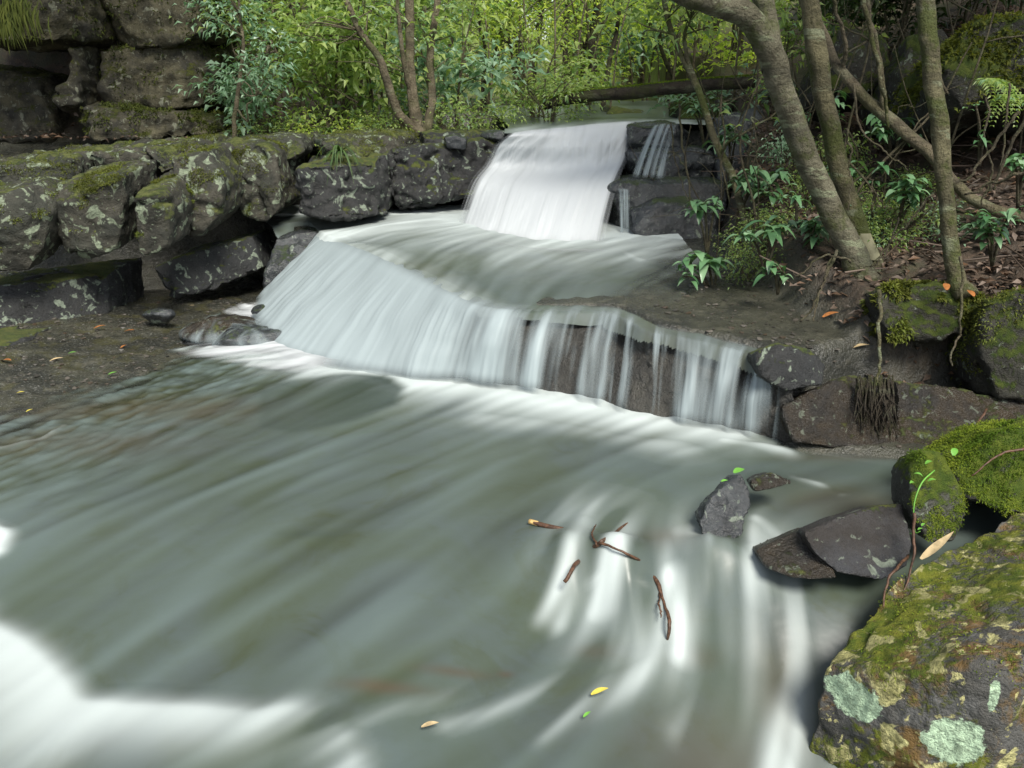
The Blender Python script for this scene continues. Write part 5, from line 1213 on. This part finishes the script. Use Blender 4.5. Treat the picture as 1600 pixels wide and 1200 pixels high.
for q in range(44):
    u, y = 1090 + q * 12 + 15 * rs.rand(), 5.4 + 3 * rs.rand(); p = at_y(u, 300, y); b = np.array([p[0], y, g1(p[0], y) - .03]); hgt = .6 + 1.5 * rs.rand(); lx, ly = rs.normal(size=2) * .3; r0 = .004 + .006 * rs.rand()
    pts = [b, b + [lx * .2, ly * .1, hgt * .33], b + [lx * .7 + .1 * rs.normal(), ly * .4, hgt * .66], b + [lx, ly, hgt]]
    st = [(pts, [r0, r0 * .85, r0 * .7, r0 * .4])]
    for _ in range(3):
        f_ = rs.randint(1, 3); a_ = pts[f_]; e_ = a_ + [rs.normal() * .3, rs.normal() * .2, .2 * rs.normal()]; st.append(([a_, (a_ + e_) / 2 + [0, 0, .04], e_], [r0 * .6, r0 * .45, r0 * .25]))
    o = link("sapling", stems_mesh("sapling", st, b, seg=6, n=14, wob=.02), M["twig"], loc=b)
    tag(o, "thin leafless twiggy stem standing in the litter of the right slope", "sapling", "twiggy stems on the right slope")
# ferns under the overhanging boulder
for k, (u, v, y, lab) in enumerate([(1530, 125, 5.45, "bright green fern hanging under the mossy overhang"), (1575, 150, 5.4, "smaller fern at the right end of the mossy overhang")]):
    rs = np.random.RandomState(80 + k); b = at_y(u, v, y); r = thing("fern", b, lab, "fern", "ferns under the overhanging boulder")
    for f in range(7):
        sp = Soup(); a = -2.6 + 2.2 * rs.rand(); L = .22 + .1 * rs.rand()
        for q in np.linspace(.12, 1, 15):
            c = b + np.array([math.cos(a), math.sin(a), 0]) * L * q + np.array([0, 0, .12 * q - .28 * q * q])
            for sgn in (-1, 1):
                dd = np.array([math.cos(a + sgn * 1.1), math.sin(a + sgn * 1.1), -.35])
                leaf_batch(sp, c[None], dd[None], np.array([.075 * (1.1 - q)]) + .008, np.array([.014]), np.array([.5 + .3 * rs.normal()]), rs)
        link("frond", sp.mesh("frond", b), M["leaf_mid"], r)

# ------------------------------------------------------------------ moss, grass and hanging growth on the stones
def tufts(parent, n, size, seed, mat, zmin=.35, box=None, name="moss", clump=1.4, thr=-.05, width=.35, stand=.7):
    P, faces, base = ROCKS[parent.name]; rs = np.random.RandomState(seed)
    N = vnormals(P, faces)
    ok = (N[:, 2] > zmin) & (fbm(P * clump * 3 + seed, 3) > thr)
    if box is not None: ok &= (P[:, 1] < box)
    idx = np.flatnonzero(ok)
    if not len(idx): return
    i = rs.choice(idx, n); p = P[i] + rs.normal(size=(n, 3)) * .006 - N[i] * .002
    D = N[i] * stand + rs.normal(size=(n, 3)) * .5
    L = size * (.5 + rs.rand(n)); sp = Soup()
    leaf_batch(sp, p, D, L, L * width, np.clip(.5 + .9 * fbm(p * 6, 2) + .2 * rs.normal(size=n), 0, 1), rs, droop=.15)
    link(name, sp.mesh(name, base), M[mat], parent)
byl = {o["label"]: o for o in list(COL.objects) if o.name in ROCKS}
def find(s): return next(o for l, o in byl.items() if s in l)
tufts(find("big squared boulder"), 11000, .009, 1, "moss_tuft", -.3, thr=.2)
tufts(find("bright green moss covered"), 18000, .011, 2, "moss_tuft", .1, thr=-.3)
tufts(find("upright mossy rock"), 5000, .009, 3, "moss_tuft", .2, thr=.0)
tufts(find("big overhanging boulder"), 9000, .035, 4, "moss_hang", .1, thr=-.2)
tufts(find("overhanging clump"), 9000, .028, 5, "moss_hang", -.2, thr=-.1)
tufts(find("green mossed rock at the right"), 6000, .018, 6, "moss_hang", -.4, thr=0)
for s, k in (("mossy ledge block at the far left", 11), ("wide grey green", 12), ("lichen spotted", 13), ("tall bright mossed", 14), ("moss streaks left", 15), ("second course block of the ledge", 16), ("curled moss edges", 17), ("under the leaning stems", 18)):
    tufts(find(s), 3500, .016, k, "moss_hang", .2, thr=.22)
# long growth hanging over the cliff
def hanging(parent, spots, seed, mat="moss_dark", L=.3):
    P, faces, base = ROCKS[parent.name]; rs = np.random.RandomState(seed); sp = Soup()
    for (u, v, y, w_, n, ln) in spots:
        for k in range(int(n * 1.8)):
            c = at_y(u + rs.normal() * w_, v + rs.normal() * 14, y - .1 * rs.rand()); l_ = ln * (.5 + .8 * rs.rand())
            a = rs.normal() * .15
            mid = c + np.array([a * l_ * .5, -.05, -.35 * l_]); tip = c + np.array([a * l_, -.04, -l_])
            wd = .0035 + .0035 * rs.rand(); s = np.array([wd, 0.004, 0])
            sp.add(np.array([c - s * .6, c + s * .6, mid + s, mid - s, tip]), [np.array([[0, 1, 2, 3]]), np.array([[3, 2, 4]])], float(np.clip(.5 + .3 * rs.normal(), 0, 1)))
    link("hanging_moss", sp.mesh("hanging_moss", base), M[mat], parent)
hanging(find("overhanging cliff block"), [(15, 15, 7.95, 20, 160, .2)], 1)
tufts(find("moss covered cliff block"), 5000, .035, 21, "moss_dark", -.4, thr=.0)
tufts(find("overhanging cliff block"), 4000, .035, 22, "moss_dark", -.4, thr=.05)
tufts(find("low mossy rock step"), 3000, .03, 19, "moss_dark", .1, thr=0)
tufts(find("pale cliff block"), 3000, .03, 20, "moss_dark", -.3, thr=.12)
# strap grass on the ledge
def grass_tuft(label, c, n, L, seed, fall=1.0):
    rs = np.random.RandomState(seed); sp = Soup()
    for k in range(n):
        a = rs.rand() * 6.28; l_ = L * (.6 + .6 * rs.rand()); h = l_ * (.25 + .3 * rs.rand())
        d = np.array([math.cos(a), math.sin(a) - .5, 0]); t_ = np.linspace(0, 1, 7)
        q = c + d * (l_ * .6 * t_)[:, None] + np.array([0, 0, 1.0]) * (h * 2.2 * t_ - fall * l_ * 1.3 * t_ ** 2)[:, None]
        s = np.cross(d, [0, 0, 1.0]) * .006; wv = np.clip(1.0 - t_ ** 2, .05, 1)[:, None]
        V = np.concatenate([q - s * wv, q + s * wv]); i = np.arange(6)
        sp.add(V, [np.stack([i, i + 1, i + 8, i + 7], 1)], float(np.clip(.5 + .3 * rs.normal(), 0, 1)))
    o = link("grass_tuft", sp.mesh("grass_tuft", c), M["grass"], loc=c); tag(o, label, "grass tuft")
grass_tuft("strap leaved grass tuft drooping over the dark rock face", at_y(532, 240, 7.45), 46, .30, 1)
grass_tuft("fine grass tuft at the ledge's rear edge below the low fern", at_y(515, 208, 8.3), 30, .22, 2, .7)

# ------------------------------------------------------------------ leaf litter and fallen leaves
rs = np.random.RandomState(12); n = 15000
x = 1.2 + 3.6 * rs.rand(n); y = 4.0 + 5.2 * rs.rand(n) ** 1.2
sdv = poly_sd(x, y, R_POLY); k = (sdv > 0.03) & (rs.rand(n) < sst(-.5, .3, fbm(xy3(x, y) * 2.2, 3) + .25)); x, y = x[k], y[k]
z = gz(x, y) + .006 + .02 * rs.rand(len(x))
sp = Soup(); D = rs.normal(size=(len(x), 3)); D[:, 2] = .25 * rs.normal(size=len(x)); L = .03 + .06 * rs.rand(len(x))
leaf_batch(sp, np.stack([x, y, z], 1), D, L, L * .42, np.clip(rs.rand(len(x)), 0, 1), rs, fold=.18, droop=.05)
for k in range(260):
    j = rs.randint(len(x)); a = rs.rand() * 3.14; l_ = .08 + .3 * rs.rand() ** 2; c0 = np.array([x[j], y[j], z[j] + .012]); dd = np.array([math.cos(a), math.sin(a), .25 * rs.normal()]) * l_
    V, F = tube([c0 - dd, c0 + rs.normal(size=3) * .02, c0 + dd], [.006, .005, .003], n=7, seg=5); sp.add(V, F, .1 + .35 * rs.rand())
o = link("leaf_litter", sp.mesh("leaf_litter", smooth=False), M["litter"]); tag(o, "brown leaf litter and twigs covering the right bank under the trees", "leaf litter", kind="stuff")
sp = Soup(); n = 900
x = -5 + 5.2 * rs.rand(n); y = 8.2 + 1.6 * rs.rand(n); k = poly_sd(x, y, L_POLY) > .3; x, y = x[k], y[k]; z = gz(x, y) + .16
D = rs.normal(size=(len(x), 3)); D[:, 2] *= .2; L = .04 + .06 * rs.rand(len(x))
leaf_batch(sp, np.stack([x, y, z], 1), D, L, L * .45, np.clip(rs.rand(len(x)), 0, 1), rs, fold=.15, droop=.05)
o = link("leaf_litter", sp.mesh("leaf_litter", smooth=False), M["litter"]); tag(o, "scattered dead leaves along the back of the left ledge", "leaf litter", kind="stuff")

# small stones and grit on the wet shelves
rs = np.random.RandomState(91); sp = Soup(); n = 2600
x = np.concatenate([-4.6 + 3.2 * rs.rand(n), .7 + 1.3 * rs.rand(500), 1.4 + 1.2 * rs.rand(300)]); y = np.concatenate([4.3 + 2.8 * rs.rand(n), 4.2 + 1.6 * rs.rand(500), 3.9 + .6 * rs.rand(300)])
k = (poly_sd(x, y, SHORE) > -.25) | (poly_sd(x, y, ROCKY) > .12) | (poly_sd(x, y, SHELF) > .1)
k &= fbm(xy3(x, y) * 1.8, 2) > -.15; x, y = x[k], y[k]; z = gz(x, y)
base_v, base_f = hull((0, 0, 0), (1, 1, 1), 3, 14); bv = np.array(base_v); bf = [np.array([f]) for f in base_f]
for a in range(len(x)):
    s_ = (.006 + .02 * rs.rand() ** 3) * np.array([1, .8, .5]); th = rs.rand() * 6.28; q_ = bv * s_
    q_ = np.stack([q_[:, 0] * math.cos(th) - q_[:, 1] * math.sin(th), q_[:, 0] * math.sin(th) + q_[:, 1] * math.cos(th), q_[:, 2]], 1) + [x[a], y[a], z[a] + .003]
    sp.add(q_, bf, rs.rand())
M["grit"] = m_leaf("wet_grit", [(0.02, 0.02, 0.018), (0.055, 0.05, 0.04), (0.11, 0.10, 0.085), (0.05, 0.035, 0.022)], 0.35, 0.0)
o = link("gravel", sp.mesh("gravel", smooth=False), M["grit"]); tag(o, "wet grit and small stones strewn over the rock shelves", "gravel", kind="stuff")

def one_leaf(label, u, v, z, L, ang, mat, curl=.15, wd=.4, tilt=0.0, name="fallen_leaf", group=None, y=None):
    c = at_y(u, v, y) if y else at_z(u, v, z); rs = np.random.RandomState(int(u)); sp = Soup()
    d = np.array([math.cos(ang), math.sin(ang), tilt])
    broad_leaf(sp, c - d * L * .5, d, L, L * wd, .5, rs, -curl)
    o = link(name, sp.mesh(name, c), M[mat], loc=c); tag(o, label, "leaf", group)
FL = "single fallen leaves"
one_leaf("yellow leaf floating in the near water", 937, 1082, -.145, .062, .35, "leaf_yellow", group=FL)
one_leaf("tiny green leaf floating just below the yellow one", 917, 1117, -.145, .032, .7, "leaf_green", group=FL)
one_leaf("dull yellow leaf floating at the bottom edge", 672, 1134, -.145, .055, .2, "leaf_tan", group=FL)
one_leaf("curled pale tan leaf lying on the back corner of the big boulder", 1462, 866, .25, .13, .35, "leaf_tan", .55, .3, .1, group=FL, y=2.62)
one_leaf("bright green leaf on top of the small dark mossy rock", 1155, 737, .12, .055, .5, "leaf_green", .1, .7, group=FL, y=3.12)
one_leaf("small green leaf on the left flank of the small dark mossy rock", 1132, 752, .1, .03, .2, "leaf_green", .1, .6, group=FL, y=3.08)
for (u, v, L, a, m, lab) in [(310, 459, .09, .2, "leaf_orange", "orange leaf lying at the foot of the blue grey slab"), (156, 512, .11, .6, "leaf_orange", "larger rusty leaf on the bed below the black hollow"), (202, 518, .10, .1, "leaf_orange", "orange leaf right of the rusty one on the wet bed"),
                          (193, 542, .07, 1.2, "leaf_orange", "small dark orange leaf in front of the pair on the wet bed"), (88, 563, .11, .5, "leaf_tan", "pale tan leaf on the wet bed near the left edge"), (113, 552, .07, .3, "leaf_green", "green leaf on the wet bed beside the pale tan one"),
                          (10, 565, .13, -.4, "leaf_orange", "brown red leaf at the left edge of the bed"), (176, 584, .07, .6, "leaf_green", "small green leaf near the water line at the left"), (32, 614, .06, .2, "leaf_yellow", "yellow leaf at the left edge near the water line"), (300, 478, .05, .2, "leaf_tan", "tiny tan leaf by the flat wet rock"), (46, 642, .05, .9, "leaf_yellow", "tiny yellow leaf in the shallows at the left edge")]:
    p = at_z(u, v, .1); z = max(0, g1(p[0], p[1])); p = at_z(u, v, z); one_leaf(lab, u, v, max(.012, g1(p[0], p[1])) + .008, L * .75, a, m, group=FL)
for (u, v, L, a, m, lab) in [(1298, 494, .11, .4, "leaf_orange", "orange brown leaf on the litter below the thick tree"), (1345, 543, .10, .1, "leaf_tan", "tan leaf on the wet wedge below the roots"), (1478, 450, .10, 1.2, "leaf_orange", "brown leaf hanging on the overhanging clump"), (1516, 460, .09, 1.5, "leaf_orange", "rust red leaf at the right end of the overhanging clump")]:
    one_leaf(lab, u, v, 0, L, a, m, group=FL, y=4.4 if u > 1400 else 4.55)

# ------------------------------------------------------------------ sticks in the chute
def on_water(u, v, dz):
    z = -.05
    for _ in range(6):
        p = at_z(u, v, z); z = float(water_z(p[:1], p[1:2])[0]) + dz * .7
    return at_z(u, v, z)
def stick(label, pts, rad, mat="stick", end=None):
    W = np.array([on_water(*p) for p in pts]); b = W[0]; rad = [q * .8 for q in rad]; sp = Soup()
    V, F = tube(W, rad, n=16, seg=8, lump=.25, seed=W[0][0] * 9); sp.add(V, F)
    o = link("stick", sp.mesh("stick", b), M[mat], loc=b); tag(o, label, "stick")
    if end:
        sp = Soup(); d = W[0] - W[1]; d /= np.linalg.norm(d); V, F = tube([W[0] + d * .006, W[0] - d * .035], [rad[0] * 1.06, rad[0] * 1.02], n=4, seg=8); sp.add(V, F)
        link("broken_end", sp.mesh("broken_end", b), M[end], o)
stick("short reddish stick with a pale broken end above the chute", [(829, 815, .016), (858, 823, .010), (888, 828, -.006)], [.013, .014, .011], end="stick_end")
b = on_water(938, 846, .01); r = thing("snagged_branch", b, "dark forked branch snagged across the chute with water pouring over it", "branch")
def br(name, pts, rad, mat="stick"):
    sp = Soup(); V, F = tube([on_water(*p) for p in pts], [q * .75 for q in rad], n=34, seg=8, lump=.28, wob=.006, seed=pts[0][0] * .3); sp.add(V, F); link(name, sp.mesh(name, b), M[mat], r)
br("trunk", [(1002, 802, -.012), (975, 822, .008), (940, 846, .016), (912, 868, .008), (897, 886, .002), (882, 910, .006)], [.004, .007, .011, .012, .011, .010])
br("branch", [(936, 848, .014), (975, 864, -.012), (1010, 884, .010), (1026, 910, .014), (1038, 945, -.006), (1046, 975, .012), (1042, 1002, -.008)], [.008, .007, .010, .011, .007, .010, .005])
br("branch", [(932, 850, .012), (925, 834, .024), (931, 820, .03)], [.006, .005, .003])
br("branch", [(1030, 925, .004), (1030, 948, .012), (1034, 965, .008)], [.005, .005, .003])

# ------------------------------------------------------------------ seedling by the upright mossy rock
b = at_y(1452, 740, 2.86); r = thing("seedling", b, "small green creeping seedling on the upright mossy rock", "seedling")
sp = Soup(); V, F = tube([at_y(1460, 735, 2.88), at_y(1440, 755, 2.82), at_y(1428, 790, 2.78), at_y(1430, 830, 2.76), at_y(1438, 830, 2.75)], [.003, .003, .0025, .002, .0015], n=20, seg=6); sp.add(V, F)
link("stem", sp.mesh("stem", b), M["leaf_green"], r)
sp = Soup(); rs = np.random.RandomState(4)
for (u, v, y, L, a) in [(1446, 725, 2.8, .03, .5), (1442, 745, 2.79, .035, 2.6), (1430, 755, 2.78, .035, 3.4), (1450, 752, 2.79, .03, .2), (1490, 712, 2.85, .045, 1.2), (1434, 828, 2.74, .02, .4), (1428, 836, 2.74, .018, 2.8), (1440, 822, 2.74, .02, .8)]:
    broad_leaf(sp, at_y(u, v, y), (math.cos(a), math.sin(a) - .3, .5), L, L * .6, .8, rs, .2)
link("leaves", sp.mesh("leaves", b), M["leaf_green"], r)
for k, (pts, lab) in enumerate([([(1418, 870, 2.72), (1400, 890, 2.6), (1384, 920, 2.55), (1380, 950, 2.5)], "thin reddish twig leaning against the blue grey stone"), ([(1428, 800, 2.76), (1430, 860, 2.7), (1420, 905, 2.62), (1410, 930, 2.58)], "dark thin root trailing between the blue grey stone and the boulder"), ([(1540, 640, 3.7), (1520, 680, 3.55), (1505, 710, 3.4)], "thin bare twig leaning in front of the brown slab"), ([(1600, 700, 3.0), (1560, 712, 2.98), (1520, 742, 2.95)], "thin brown twig resting on the bright green mossy rock")]):
    sp = Soup(); W = [at_y(*p) for p in pts]; V, F = tube(W, np.linspace(.006, .003, len(W)), n=20, seg=6, wob=.008, seed=k); sp.add(V, F)
    o = link("twig", sp.mesh("twig", W[0]), M["stick"], loc=W[0]); tag(o, lab, "twig", "loose twigs among the near stones")
